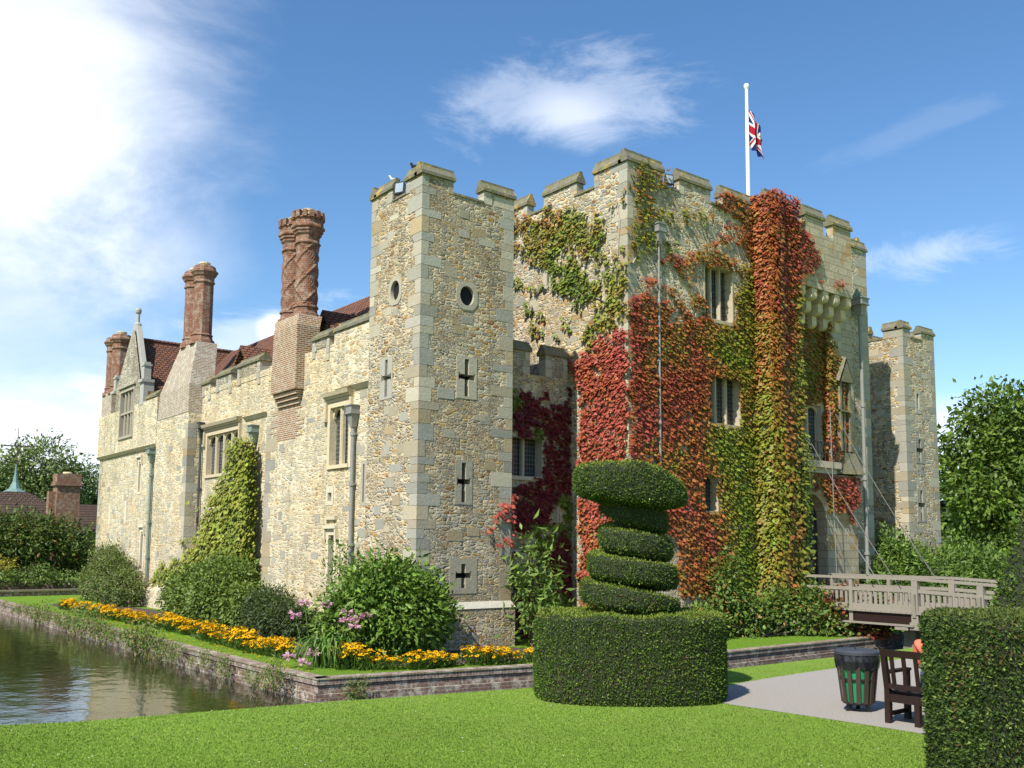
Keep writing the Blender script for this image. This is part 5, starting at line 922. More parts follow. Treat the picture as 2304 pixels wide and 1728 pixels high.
# trees
tree('broad_tree', 'tall dense dark green tree at the right edge beyond the castle', (86, 38, 0), 17, [(-2.5, 0, 14.0, 2.6, 2.6, 2.0), (1.5, 0, 14.6, 2.4, 2.4, 1.7), (-4, 1, 11.4, 2.6, 3, 2.0), (.5, -1, 11.6, 3.2, 3, 2.2), (4.6, 0, 13.0, 2.8, 3, 2.6), (-5.2, 0, 8.6, 3.0, 3, 1.9), (-1, -1.4, 8.8, 3.0, 2.6, 1.9), (4, -1, 9.4, 3.4, 3, 2.4), (8.5, 1, 11, 3.6, 3, 4.0), (-4.6, -1, 5.6, 4.2, 3, 2.0), (1, -1.5, 5.8, 3.8, 3, 2.2), (6.5, -1, 5.4, 4.4, 3, 2.6), (-1, 0, 2.8, 6.5, 3.6, 2.4), (7, 0, 2.6, 5.5, 3.6, 2.4), (-7.4, 0, 7.4, 1.5, 1.6, 1.2), (0, 1, 8, 4.5, 1.5, 5)], 38000, .45, (.05, .1, .012), (.17, .24, .032), 201, .7, aspect=.6, shell=.72, clump=16)
tree('distant_tree', 'lower tree filling the gap between the east tower and the tall tree', (105, 54, 0), 10, [(0, 0, 5, 6, 5, 4.6), (-5, 0, 4, 5, 4, 4), (6, 0, 4.6, 5, 4, 4.4)], 9000, .5, (.045, .09, .016), (.1, .17, .03), 202, .4, clump=12)
tree('light_tree', 'feathery light green tree behind the brick chimney on the left', (22.0, 108, 0), 14, [(0, 0, 10.2, 3.6, 3.5, 2.9), (-3.4, 0, 8.6, 2.8, 2.8, 2.4), (2.8, 0, 8.4, 2.6, 2.6, 2.3), (0, 0, 6, 4.5, 4, 3.3), (-5.5, 0, 6, 3, 3, 2.6)], 15000, .4, (.12, .17, .04), (.22, .28, .09), 203, .35, aspect=.5, clump=10, shell=.5)
tree('dark_tree', 'darker green tree touching the far left corner of the castle', (28.0, 112, 0), 12, [(0, 0, 8.4, 2.8, 3, 2.4), (2.6, 0, 6.5, 3, 3, 3), (-.5, 0, 5, 3, 3, 3)], 9000, .36, (.045, .1, .015), (.12, .19, .035), 204, .35, aspect=.5, clump=10)
tree('edge_tree', 'darker tree at the left edge of the view behind the spire', (16.0, 104, 0), 10, [(0, 0, 7.0, 3, 3, 2.6), (-2.5, 0, 5.5, 3, 3, 2.6)], 6000, .36, (.06, .11, .02), (.14, .2, .04), 205, .3, clump=10)
tree('rhododendron', 'large dark rounded rhododendron across the end of the moat', (11.9, 66, 0), 5.5, [(0, 0, 2.1, 2.8, 2.5, 1.9), (2.6, 0, 1.8, 2.4, 2.2, 1.7), (-1.6, -.5, 2.3, 2.0, 2, 1.4), (4.8, 0, 1.3, 1.8, 2, 1.3), (1.2, -.5, 2.8, 1.9, 1.6, 1.0), (-3.5, 0, 1.7, 2, 2, 1.6)], 22000, .26, (.05, .09, .014), (.14, .19, .03), 206, .25, aspect=.4, clump=9, tip=((.3, .16, .04), .04))
bush('golden_shrub', 'small golden yellow shrub at the left edge beside the moat', 'shrub', (10.0, 61, 0), [(0, 0, .6, 1.3, 1, .8), (-1.2, 0, .7, 1.1, 1, .8)], 3500, .14, (.34, .29, .03), (.42, .36, .05), 207, 6, clump=7)
bush('edging_shrub', 'low green plants trailing over the wall at the end of the moat', 'shrub', (11.6, 59.5, -.2), [(-1.4, 0, .3, 1.2, .6, .5), (.6, 0, .4, 1.1, .7, .6), (2.4, 0, .2, 1.2, .6, .4), (-3.6, 0, .3, 1.5, .6, .4)], 5000, .13, (.08, .14, .02), (.19, .26, .06), 208, 6, clump=7)
# far belts of trees that close the horizon
def wood(label, pts, seed, hh):
    B = [(x, y, hh*.45, 9, 6, hh*.55*random.uniform(.75, 1.15)) for x, y in pts]; me = foliage(B, 3000*len(pts), .95, (.035, .07, .015), (.075, .12, .03), seed, clump=8); o = link('wood', me, M['leaf']); tag(o, label, 'wood', kind='stuff')
wood('distant belt of mixed trees east of the castle', [(95+i*2, 100-12*i, ) for i in range(14)], 301, 12); wood('distant belt of mixed trees north of the castle', [(-30+12*i, 150) for i in range(9)], 302, 8)
# ------------------------------------------------------------------ clipped yews
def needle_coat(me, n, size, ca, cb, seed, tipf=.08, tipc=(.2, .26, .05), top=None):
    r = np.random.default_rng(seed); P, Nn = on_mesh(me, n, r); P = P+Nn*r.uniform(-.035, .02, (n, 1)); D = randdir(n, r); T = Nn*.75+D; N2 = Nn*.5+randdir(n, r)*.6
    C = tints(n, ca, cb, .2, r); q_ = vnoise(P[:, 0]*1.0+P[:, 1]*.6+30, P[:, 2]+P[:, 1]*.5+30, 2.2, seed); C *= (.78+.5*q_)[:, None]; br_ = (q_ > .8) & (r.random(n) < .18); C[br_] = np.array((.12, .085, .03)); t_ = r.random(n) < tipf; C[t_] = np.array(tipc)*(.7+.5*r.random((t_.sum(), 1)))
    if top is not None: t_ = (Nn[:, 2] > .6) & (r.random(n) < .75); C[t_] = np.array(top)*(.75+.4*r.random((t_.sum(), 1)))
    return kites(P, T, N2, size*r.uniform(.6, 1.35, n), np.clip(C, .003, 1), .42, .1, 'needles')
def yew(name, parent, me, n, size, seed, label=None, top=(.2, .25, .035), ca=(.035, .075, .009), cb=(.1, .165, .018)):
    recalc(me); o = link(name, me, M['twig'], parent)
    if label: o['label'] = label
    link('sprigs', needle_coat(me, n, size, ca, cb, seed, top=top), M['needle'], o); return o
CX, CY = 10.15, 10.06; FW = Vector((.615, .782)); RT = Vector((.782, -.615))   # drum centre, away from and across the lawn
def superel(a, b, th, p=2.6): c, s = math.cos(th), math.sin(th); return a*math.copysign(abs(c)**(2/p), c), b*math.copysign(abs(s)**(2/p), s)
def dpt(x, y, z): q = RT*x+FW*y; return (CX+q.x, CY+q.y, z)
tp = empty('topiary', (CX, CY, 0), label='clipped yew spiral with a broad cap rising from a round drum hedge', cat='topiary')
m = MB(); n = 72; prof = [(.97, -.05), (1.0, .1), (1.0, .55), (.995, 1.05), (.98, 1.16), (.94, 1.21), (.6, 1.22), (.2, 1.225), (.02, 1.225)]; rings = []
for k_, z in prof:
    i0 = len(m.v)
    for i in range(n): x, y = superel(1.39*k_, .95*k_, 2*math.pi*i/n); w = 1+.008*math.sin(i*1.7+z*5); m.v.append(dpt(x*w, y*w, z+(.02*math.sin(i*.9) if k_ < .97 and z > 1 else 0)))
    rings.append(i0)
for a, b in zip(rings, rings[1:]):
    for i in range(n): m.f.append((a+i, a+(i+1) % n, b+(i+1) % n, b+i)); m.c.append(m.col); m.m.append(0)
m.f.append(tuple(rings[-1]+i for i in range(n))); m.c.append(m.col); m.m.append(0)
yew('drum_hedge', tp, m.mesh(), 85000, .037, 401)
# helix: falls to the right on the side facing the lawn
def helix():
    m = MB(); turns = 3.58; steps = 150; rings = []; pf = 14
    for i in range(steps+1):
        s_ = i/steps; th = math.pi+s_*turns*2*math.pi; z = 1.33+.405*(1-0)*(0)+0
        # angle measured clockwise seen from above so that the front falls to the right going down
        ang = -s_*turns*2*math.pi; h = 1.34+s_*turns*.405; R = np.interp(s_, [0, .14, .4, .66, .9, 1], [.73, .73, .66, .54, .47, .5]); off = np.interp(s_, [0, .5, .8, 1], [0, .05, .11, .06])
        c, sn = math.cos(ang), math.sin(ang); hh = .155*min(1, .35+s_*8, .2+(1-s_)*8); i0 = len(m.v)
        for k in range(pf):
            a = -math.pi/2+math.pi*k/(pf-1); rr_ = R-.1+.1*math.copysign(abs(math.cos(a))**.6, 1); zz = h+hh*math.copysign(abs(math.sin(a))**.7, math.sin(a)); m.v.append(dpt(off+c*rr_, sn*rr_, zz))
        for k in range(4): a = [1, .33, -.33, -1][k]; m.v.append(dpt(off+c*.12, sn*.12, h+hh*a*.85))
        rings.append(i0)
    P_ = pf+4
    for a, b in zip(rings, rings[1:]):
        for k in range(P_): m.f.append((a+k, a+(k+1) % P_, b+(k+1) % P_, b+k)); m.c.append(m.col); m.m.append(0)
    for a in (rings[0], rings[-1]): m.f.append(tuple(a+k for k in range(P_))); m.c.append(m.col); m.m.append(0)
    return m.mesh()
yew('spiral', tp, helix(), 60000, .035, 403)
m = MB(); q = dpt(.03, 0, 0); m.tube([(q[0], q[1], 1.1), (q[0], q[1], 3.1)], [.26, .22], 10); yew('spiral_core', tp, m.mesh(), 3000, .05, 404)
def cap():
    m = MB(); n = 64; rings = []
    for k_, dz in [(.02, .3), (.5, .3), (.9, .28), (.975, .2), (1.0, .03), (.985, -.17), (.93, -.26), (.6, -.3), (.34, -.42), (.02, -.42)]:
        i0 = len(m.v)
        for i in range(n):
            x, y = superel(.83*k_, .78*k_, 2*math.pi*i/n, 2.3); t_ = x/.86; top = 3.42-.36*max(0, t_-.1)**1.5/.85; bot = 2.96-.17*min(1, max(0, (t_+.9)/1.1))+.03*max(0, t_-.5); q_ = (dz+.3)/.6; m.v.append(dpt(.02+x, y, bot+(top-bot)*max(-.25, q_)+.012*math.sin(i*1.3+k_*9)))
        rings.append(i0)
    for a, b in zip(rings, rings[1:]):
        for i in range(n): m.f.append((a+i, a+(i+1) % n, b+(i+1) % n, b+i)); m.c.append(m.col); m.m.append(0)
    for a in (rings[0], rings[-1]): m.f.append(tuple(a+i for i in range(n))); m.c.append(m.col); m.m.append(0)
    return m.mesh()
yew('cap', tp, cap(), 42000, .035, 405)
# box-shaped hedge at the right edge, close to the camera
def box_hedge(name, label, c, rz, sx, sy, h, n, size, seed, rnd=.09, z0=0, **kw):
    root = empty(name, (c[0], c[1], z0), rz, label=label, cat='hedge'); b = bmesh.new(); bmesh.ops.create_cube(b, size=1, matrix=Matrix.Translation((0, 0, h/2)) @ Matrix.Diagonal((sx, sy, h, 1)))
    bmesh.ops.bevel(b, geom=[e for e in b.edges], offset=rnd, segments=3, profile=.5, affect='EDGES'); bmesh.ops.subdivide_edges(b, edges=b.edges, cuts=2, use_grid_fill=True)
    R_ = random.Random(seed)
    for v in b.verts: v.co += Vector((R_.uniform(-1, 1), R_.uniform(-1, 1), R_.uniform(-1, 1)))*.012
    me = bpy.data.meshes.new(name); b.to_mesh(me); b.free(); me.transform(Matrix.Translation((c[0], c[1], z0)) @ Matrix.Rotation(rz, 4, 'Z'))
    yew('hedge_body', root, me, n, size, seed, **kw); return root
HEDGE_RZ = rad(-38.2)
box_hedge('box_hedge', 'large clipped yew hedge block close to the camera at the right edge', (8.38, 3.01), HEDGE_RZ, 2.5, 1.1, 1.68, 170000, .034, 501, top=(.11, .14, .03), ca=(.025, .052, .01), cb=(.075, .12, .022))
def cone_yew():
    m = MB(); m.lathe(13.2, 5.52, [(.95, 0), (.98, .2), (.8, .7), (.6, 1.3), (.38, 2.0), (.18, 2.6), (.03, 3.0)], 28); root = empty('cone_yew', (13.2, 5.52, 0), label='clipped yew cone rising behind the hedge block at the right edge', cat='topiary'); yew('cone_body', root, m.mesh(), 17000, .06, 503, top=None)
cone_yew()
box_hedge('far_hedge', 'dark square topped hedge far right beyond the bridge', (63.2, 29.2), HEDGE_RZ, 3.4, 2, 1.8, 5000, .16, 505, top=(.07, .1, .02)); box_hedge('far_hedge', 'longer lower dark hedge stepping down below the far right one', (60.9, 27.6), HEDGE_RZ, 7, 2, .8, 7000, .16, 507, top=(.07, .1, .02))
# ------------------------------------------------------------------ path
PATH = [(10.75, 9.0), (11.2, 9.55), (12.33, 9.98), (15.64, 10.17), (24, 10.3), (28.9, 10.9), (28.9, 11.15), (31.9, 11.15), (31.9, 8.5), (24, 7.6), (15, 7.2), (13.2, 7.05), (12.6, 6.2), (12.4, 3.2), (11.05, 3.2), (10.98, 6.5), (10.85, 8.0)]
def smooth(P, it=2):
    for _ in range(it): P = [q for a, b in zip(P, P[1:]+P[:1]) for q in ((a[0]*.75+b[0]*.25, a[1]*.75+b[1]*.25), (a[0]*.25+b[0]*.75, a[1]*.25+b[1]*.75))]
    return P
sheet('path', [smooth(PATH, 2)], .004, M['path'])
BED = smooth([(12.2, 21.4), (12.4, 20.6), (13.2, 19.9), (17.9, 19.2), (17.9, 22.6), (14.3, 22.6), (14.3, 46), (10.9, 52), (10.7, 46), (11.1, 36), (10.95, 29), (11.2, 25), (11.9, 22.5)], 2)
o = sheet('flower_bed', [BED], ZI+.004, M['soil'])
# ------------------------------------------------------------------ grass
def blades(name, label, P, h, ca, cb, seed, z=0):
    r = np.random.default_rng(seed); n = len(P); a = r.uniform(0, 6.283, n); w = .007+.006*r.random(n); H = h*r.uniform(.5, 1.2, n); B = np.zeros((n, 3)); B[:, :2] = P; B[:, 2] = z-.004
    dx = np.stack([np.cos(a)*w, np.sin(a)*w, np.zeros(n)], 1); tip = B+np.stack([r.normal(0, .45, n)*H, r.normal(0, .45, n)*H, H], 1); V = np.stack([B-dx, B+dx, tip], 1).reshape(-1, 3)
    c = tints(n, ca, cb, .15, r); c *= (.8+.4*vnoise(P[:, 0]+20, P[:, 1]+20, .5, 5))[:, None]; me = npmesh(name, V, np.arange(n*3).reshape(-1, 3), c); o = link(name, me, M['blade']); tag(o, label, 'grass', kind='stuff')
r = np.random.default_rng(9); n = 420000; d_ = 1/np.sqrt(r.uniform(1/19.5**2, 1/7.6**2, n)); lat = d_*r.uniform(-.78, .7, n); GX = d_*.6182+lat*.786; GY = d_*.786-lat*.6182
ok = inpoly(GX, GY, [(-12, 14.4)]+BANK[1:]+[(60, -50), (-12, -50)]) & ~inpoly(GX, GY, smooth(PATH, 2))
dx_ = (GX-CX)*.782-(GY-CY)*.615; dy_ = (GX-CX)*.615+(GY-CY)*.782; ok &= ((abs(dx_)/1.4)**2.6+(abs(dy_)/.9)**2.6) > 1
blades('grass', 'short mown grass of the front lawn', np.stack([GX[ok], GY[ok]], 1), .02, (.2, .32, .04), (.255, .37, .055), 601)
# small pale weeds and daisies in the near lawn
k_ = r.choice(np.where(ok)[0], 90); V = []
m = MB(); m.col = (.75, .72, .6)
for i in k_: m.lathe(GX[i], GY[i], [(.004, .028), (.011, .034), (.003, .037)], 5)
o = m.build('daisies', M['petal']); tag(o, 'tiny pale daisies scattered in the front lawn', 'flowers', kind='stuff')
m = MB(); m.col = (.75, .55, .02)
for _ in range(330):
    y = random.uniform(19.6, 40)**1.0; x = random.uniform(9.9, 10.6) if y > 20.4 else random.uniform(9.9, 17); m.lathe(x, y, [(.004, ZI+.03), (.024, ZI+.045), (.004, ZI+.05)], 5)
o = m.build('fallen_petals', M['petal']); tag(o, 'tiny yellow flower heads dotted over the castle lawn', 'flowers', kind='stuff')
# ------------------------------------------------------------------ yellow flower border
def flower_clump(seed):
    r = np.random.default_rng(seed); R_ = random.Random(seed); n = 120; a = r.uniform(0, 6.28, n); q = np.sqrt(r.random(n))*.3; P = np.stack([q*np.cos(a), q*np.sin(a), r.uniform(0, .26, n)], 1); T = np.stack([np.cos(a)*.6, np.sin(a)*.6, np.ones(n)*.6], 1)+randdir(n, r)*.4
    f = kites(P, T, randdir(n, r)+np.array([0, 0, 1]), .11*r.uniform(.6, 1.3, n), tints(n, (.06, .13, .02), (.13, .21, .04), .15, r), .4, .1)
    m = MB()
    for _ in range(44):
        a = R_.uniform(0, 6.28); q = math.sqrt(R_.random())*.3; c = Vector((q*math.cos(a), q*math.sin(a), R_.uniform(.24, .44)-q*.15)); nrm = Vector((R_.gauss(0, .35)+c.x, R_.gauss(0, .35)+c.y, 1)).normalized(); u = nrm.orthogonal().normalized(); v = nrm.cross(u); rr_ = R_.uniform(.045, .066); col = (.86, R_.uniform(.42, .56), .008)
        for k in range(8):
            m.col = col; t0, t1, t2 = [2*math.pi*(k+x)/8 for x in (.08, .5, .92)]; m.face(c, c+(u*math.cos(t0)+v*math.sin(t0))*rr_*.75, c+(u*math.cos(t1)+v*math.sin(t1))*rr_-nrm*.008, c+(u*math.cos(t2)+v*math.sin(t2))*rr_*.75)
        m.col = (.08, .04, .01); m.face(*[c+nrm*.012+(u*math.cos(x)+v*math.sin(x))*rr_*.3 for x in (0, 1.05, 2.1, 3.14, 4.19, 5.24)]); 
        m.col = (.1, .17, .03); m.bar((c.x*.6, c.y*.6, 0), c, .008)
    return f, m
L_LEFT = [(10.75, 46), (10.85, 39.5), (11.1, 35.5), (11.15, 32), (10.9, 28.7), (10.75, 25.8), (10.95, 24.0), (11.2, 23.1)]; L_FRONT = [(11.2, 20.9), (11.6, 20.2), (12.2, 19.75), (13.0, 19.6), (14.1, 19.7), (14.9, 19.35), (15.8, 19.2), (17.4, 19.0)]
def along(L, step):
    out = []; L = [Vector((*p, 0)) for p in L]; acc = 0
    for a, b in zip(L, L[1:]):
        d = (b-a).length; t = acc
        while t < d: out.append(a+(b-a)*t/d); t += step
        acc = t-d
    return out
protos = []
for s_, lab in ((1, 'left'), (2, 'left'), (3, 'left')):
    f, m = flower_clump(s_); o = bpy.data.objects.new('coneflower', None); o.empty_display_size = .2; COL.objects.link(o); link('foliage', f, M['leaf'], o, True); m.build('flowers', M['petal'], o, True); protos.append(o)
spots = [(p, 'clump of yellow coneflowers in the long border beside the moat side of the castle', 'yellow coneflowers along the left castle border') for p in along(L_LEFT, .36)]+[(p, 'clump of yellow coneflowers in the front border below the corner tower', 'yellow coneflowers along the front castle border') for p in along(L_FRONT, .3)]+[(Vector((37.4+.35*i, 20.0-.1*(i % 3), 0)), 'clump of yellow coneflowers seen under the bridge near the east tower', 'yellow coneflowers beyond the bridge') for i in range(9)]
spots = [s_ for i, s_ in enumerate(spots) if i < 3 or random.random() > .1]
for i, (p, lab, grp) in enumerate(spots):
    o = protos[i] if i < 3 else copy_tree(protos[i % 3]); s_ = random.uniform(.7, 1.35); o.location = (p.x+random.uniform(-.18, .18), p.y+random.uniform(-.15, .15), ZI); o.rotation_euler = (0, 0, random.uniform(0, 6.28)); o.scale = (s_, s_, s_*random.uniform(.75, 1.15)); tag(o, lab, 'flowers', grp)
# crinum lilies
def lily():
    X, Y = 11.05, 21.5; root = empty('pink_lily', (X, Y, ZI), label='clump of arching strap leaves with pink lily flowers beside the leafy shrub', cat='lily'); m = MB(); R_ = random.Random(5)
    for i in range(150):
        a = R_.uniform(0, 6.28); L = R_.uniform(.7, 1.15); w = .026; b = Vector((X+R_.uniform(-.3, .3), Y+R_.uniform(-.45, .45), ZI)); d = Vector((math.cos(a), math.sin(a), 0)); sd = Vector((-d.y, d.x, 0)); pts = []
        for k in range(7): t = k/6; pts.append((b+d*L*(t**1.3)*.85+Vector((0, 0, L*(2.5*t-2.3*t*t*R_.uniform(.9, 1.12)))), w*(1-t**3)))
        m.col = tuple(x*R_.uniform(.75, 1.3) for x in (.12, .22, .035))
        for (p, w0), (q, w1) in zip(pts, pts[1:]): m.face(p-sd*w0, p+sd*w0, q+sd*w1, q-sd*w1)
    m.build('strap_leaves', M['leaf'], root)
    for i, (dx, dy, z) in enumerate(((-.55, .6, .45), (-.15, .9, .72), (.25, .5, .7), (.6, .0, .5), (.75, -.3, .35), (.5, -.1, .3), (.95, -.35, .42), (.62, -.35, .18), (-.4, -.2, -.42), (-.9, .1, -.5), (-.75, -.4, -.62))):
        m = MB(); c = Vector((X+dx, Y+dy, z)); m.col = (.14, .22, .05); m.tube([(X+dx*.3, Y+dy*.3, ZI), (X+dx*.8, Y+dy*.8, (z+ZI)/2), c], .012, 5)
        for k in range(5):
            a = k*1.256+i; dv = Vector((math.cos(a), math.sin(a), random.uniform(-.5, .45))).normalized(); t = c+dv*.14; m.col = (.7, .33+.12*random.random(), .52); ua = dv.orthogonal().normalized(); ub = dv.cross(ua)
            for j in range(6): b = j*1.047; e1 = (ua*math.cos(b)+ub*math.sin(b))*.05; e2 = (ua*math.cos(b+.8)+ub*math.sin(b+.8))*.05; m.face(c, t+e1, t+(e1+e2)*.75+dv*.03, t+e2)
        m.build('flower_head', M['petal'], root)
lily()
# weeds in the moat wall
wp = []
for s_ in range(4):
    me = foliage([(0, 0, .22, .22, .3, .26), (-.1, .25, .15, .14, .25, .2), (.05, -.2, .35, .1, .15, .25)], 480, .095, (.1, .17, .028), (.21, .26, .05), 700+s_, aspect=.35, clump=5, tip=((.3, .17, .09), .12)); o = link('wall_weed', me, M['leaf']); wp.append(o)
ys = [52, 50, 48.5, 47, 45.5, 44, 43, 41.5, 40, 39, 37.5, 36.3, 35.2, 34.2, 33.2, 32, 31.2, 30.5, 29.4, 28.2, 27.2, 26.1, 25, 23.8, 22.3, 21.4, 20.6]
for i, y in enumerate(ys):
    o = wp[i] if i < 4 else wp[i % 4].copy()
    if i >= 4: COL.objects.link(o)
    s_ = random.uniform(.55, 1.1)*(1.15 if 29 < y < 46 else .75); o.location = (9.36, y, -1.15+random.uniform(0, .2)); o.rotation_euler = (0, 0, random.choice((0, 3.1))+random.uniform(-.3, .3)); o.scale = (s_*.7, s_*1.3, s_*random.uniform(.9, 1.25)); tag(o, 'tuft of weeds growing from the left moat wall above the water', 'weed', 'weeds sprouting from the moat wall')
o = wp[2].copy(); COL.objects.link(o); o.location = (10.6, 19.0, -1.25); o.scale = (.9, .5, .8); tag(o, 'dry golden tuft at the foot of the front moat wall near its corner', 'weed', 'weeds sprouting from the moat wall')
m = MB()
for _ in range(150):
    y = random.uniform(13.5, 50); x = 9.3-abs(random.gauss(0, 1.0 if y > 22 else 2.2)); m.col = random.choice(((.3, .22, .06), (.2, .2, .05), (.35, .15, .04), (.12, .14, .04))); a = random.uniform(0, 6.28); s_ = random.uniform(.025, .05)
    m.face(*[(x+s_*math.cos(a+k), y+s_*.6*math.sin(a+k), ZW+.006) for k in (0, 1.3, 2.9, 4.4)])
o = m.build('floating_leaves', M['leaf']); tag(o, 'small fallen leaves floating on the moat along its wall', 'leaves', kind='stuff')
# ------------------------------------------------------------------ footbridge
def dz(y): return 0 if y > 16 else -.2*(16-y)/4.8
def bridge():
    root = empty('footbridge', (30.4, 15.5, 0), label='weathered grey oak footbridge crossing the moat to the gate', cat='bridge'); W_ = M['oak']; y0, y1 = 11.05, 20.9; m = MB(); k = 0; y = y0
    while y < y1: m.hexa([(29.05, y, .1+dz(y)), (31.75, y, .1+dz(y)), (31.75, y+.17, .1+dz(y+.17)), (29.05, y+.17, .1+dz(y+.17)), (29.05, y, .17+dz(y)), (31.75, y, .17+dz(y)), (31.75, y+.17, .17+dz(y+.17)), (29.05, y+.17, .17+dz(y+.17))]); y += .18
    m.build('deck', W_, root)
    for x in (29.25, 30.4, 31.55):
        m = MB(); m.bar((x, 16, -.08), (x, y1, -.08), .24, .32); m.bar((x, 15.9, -.08), (x, y0, -.26), .24, .3); m.build('beam', W_ if x != 29.25 else M['darkwood'], root)
    m = MB(); m.box(28.98, 29.1, 16, 20.4, -.3, -.24); m.build('beam_ledge', W_, root)
    for x, s_ in ((29.2, -1), (31.6, 1)):
        for ya, yb in ((16.0, y1-.1), (y0+.2, 16.0)):
            da, db = dz(ya), dz(yb)
            m = MB(); m.bar((x, ya, 1.22+da), (x, yb, 1.22+db), .17, .085); m.build('handrail', W_, root)
            m = MB(); m.bar((x, ya, .84+da), (x, yb, .84+db), .09, .11); m.build('middle_rail', W_, root); m = MB(); m.bar((x, ya, .26+da), (x, yb, .26+db), .1, .2); m.build('bottom_rail', W_, root)
        y = y0+.35
        while y < y1-.1:
            if min(abs(y-p) for p in (16, 13.9, 18.3)) > .14: m = MB(); m.box(x-.02, x+.02, y-.048, y+.048, .3+dz(y), .82+dz(y)); m.build('baluster', W_, root)
            y += .182 if x < 30 else .22
        for y in (20.6, 18.3, 16.0, 13.9, 11.4):
            big = y in (16.0, 13.9); w = .12 if big else .075; m = MB(); m.hexa([(x-w, y-w, -.35+dz(y)), (x+w, y-w, -.35+dz(y)), (x+w, y+w, -.35+dz(y)), (x-w, y+w, -.35+dz(y)), (x-w*.8, y-w*.8, 1.17+dz(y)), (x+w*.8, y-w*.8, 1.17+dz(y)), (x+w*.8, y+w*.8, 1.17+dz(y)), (x-w*.8, y+w*.8, 1.17+dz(y))])
            if big: m.bar((x+s_*.1, y, .0), (x+s_*.18, y, .75), .1, .12); m.box(x-.16, x+.16, y-.15, y+.15, -.4, -.16)
            m.build('post', W_, root)
    for x in (29.7, 31.2):
        m = MB(); m.hexa([(x-.26, 16.1, -1.7), (x+.26, 16.1, -1.7), (x+.26, 16.7, -1.7), (x-.26, 16.7, -1.7), (x-.18, 16.25, -.42), (x+.18, 16.25, -.42), (x+.18, 16.6, -.42), (x-.18, 16.6, -.42)]); m.build('pier', M['coping'], root)
    m = MB(); m.box(29.0, 31.8, 16.2, 16.65, -.42, -.25); m.build('cross_beam', W_, root)
    # raking props below the gate end
    m = MB(); m.bar((31.4, 20.2, -.3), (32.2, 17.9, -1.3), .2, .2); m.build('raking_prop', W_, root); m = MB(); m.bar((31.9, 20.3, -.3), (32.6, 19.0, -1.0), .16, .16); m.build('raking_prop', W_, root)
bridge()
# drawbridge chains
M['iron_grey'] = simple('grey_chain_iron', (.2, .19, .17), .6, .3)
def chain(a, b, sag, label):
    pts = []; a = Vector(a); b = Vector(b)
    for k in range(26): t = k/25; p = a.lerp(b, t); p.z -= sag*4*t*(1-t); pts.append(p)
    m = MB(); L = sum((q-p).length for p, q in zip(pts, pts[1:])); n = int(L/.11)
    def at(s_): i = min(24, int(s_*25)); f = s_*25-i; return pts[i].lerp(pts[i+1], f)
    for k in range(n): m.bar(at(k/n), at(min(1, (k+1.25)/n)), .03 if k % 2 else .014, .014 if k % 2 else .03)
    o = m.build('chain', M['iron_grey']); tag(o, label, 'chain', 'drawbridge chains')
chain((30.0, 21.25, 7.75), (29.35, 16.2, .35), .25, 'left drawbridge chain dropping past the balcony to the near handrail'); chain((32.5, 21.1, 7.9), (31.6, 16.0, .4), .3, 'right drawbridge chain crossing in front of the east tower'); 
q = MB(); q.tube([(31.75, 20.6, 7.6), (31.75, 20.55, 4), (31.78, 20.5, .2)], .016, 5); o = q.build('rope', M['lead']); tag(o, 'thin vertical rope hanging beside the gate arch', 'rope')
q = MB(); q.tube([(31.78, 20.5, 3.4), (32.4, 19.6, 1.6), (32.9, 19.0, .2)], .02, 5); o = q.build('chain', M['lead']); tag(o, 'short slack chain from the arch edge to the bridge deck', 'chain', 'drawbridge chains')
# ------------------------------------------------------------------ litter bin
def litter_bin():
    X, Y = 11.83, 7.36; root = empty('litter_bin', (X, Y, 0), label='round slatted litter bin with black lid and green liner showing', cat='litter bin')
    m = MB(); m.lathe(X, Y, [(.285, .755), (.295, .765), (.295, .80), (.27, .822), (.1, .83), (.01, .83)], 32); m.build('lid', simple('grey_black_lid', (.045, .048, .06), .5), root)
    m = MB(); m.tube([(X-.07, Y-.03, .828), (X-.05, Y-.01, .86), (X+.03, Y+.04, .86), (X+.05, Y+.06, .828)], .01, 6); m.build('handle', M['black'], root)
    m = MB(); m.lathe(X, Y, [(.185, .13), (.25, .7), (.2, .71), (.01, .71)], 24); m.build('liner', simple('green_liner', (.012, .22, .085), .4, spec=.5), root)
    n = 14
    for k in range(n):
        a = 2*math.pi*(k+.3)/n; c, s_ = math.cos(a), math.sin(a); m = MB(); m.bar((X+c*.208, Y+s_*.208, .12), (X+c*.276, Y+s_*.276, .73), .056, .018, (c, s_, 0)); m.build('slat', M['binwood'], root)
    m = MB(); nn = 40; rings = []
    for z, r_ in ((.755, .285), (.68, .293), (.6, .282), (.575, .27)):
        i0 = len(m.v); m.v += [(X+(r_+.008*math.sin(k*2.3+z*9))*math.cos(6.2832*k/nn), Y+(r_+.008*math.sin(k*2.3+z*9))*math.sin(6.2832*k/nn), z+(.02*math.sin(k*1.1) if z < .66 else 0)) for k in range(nn)]; rings.append(i0)
    for a, b in zip(rings, rings[1:]):
        for k in range(nn): m.f.append((a+k, a+(k+1) % nn, b+(k+1) % nn, b+k)); m.c.append(m.col); m.m.append(0)
    m.build('bin_bag', simple('black_bin_bag', (.012, .012, .016), .3, spec=.6), root)
    m = MB(); m.lathe(X, Y, [(.2, .1), (.205, .13), (.01, .13)], 20); m.build('base', M['black'], root); m = MB(); m.lathe(X, Y, [(.245, .42), (.25, .44), (.24, .45)], 20); m.build('hoop', M['black'], root)
    for a in (.6, 2.7, 4.8): m = MB(); m.bar((X+.12*math.cos(a), Y+.12*math.sin(a), .1), (X+.16*math.cos(a), Y+.16*math.sin(a), 0), .05, .05); m.build('foot', M['black'], root)
litter_bin()
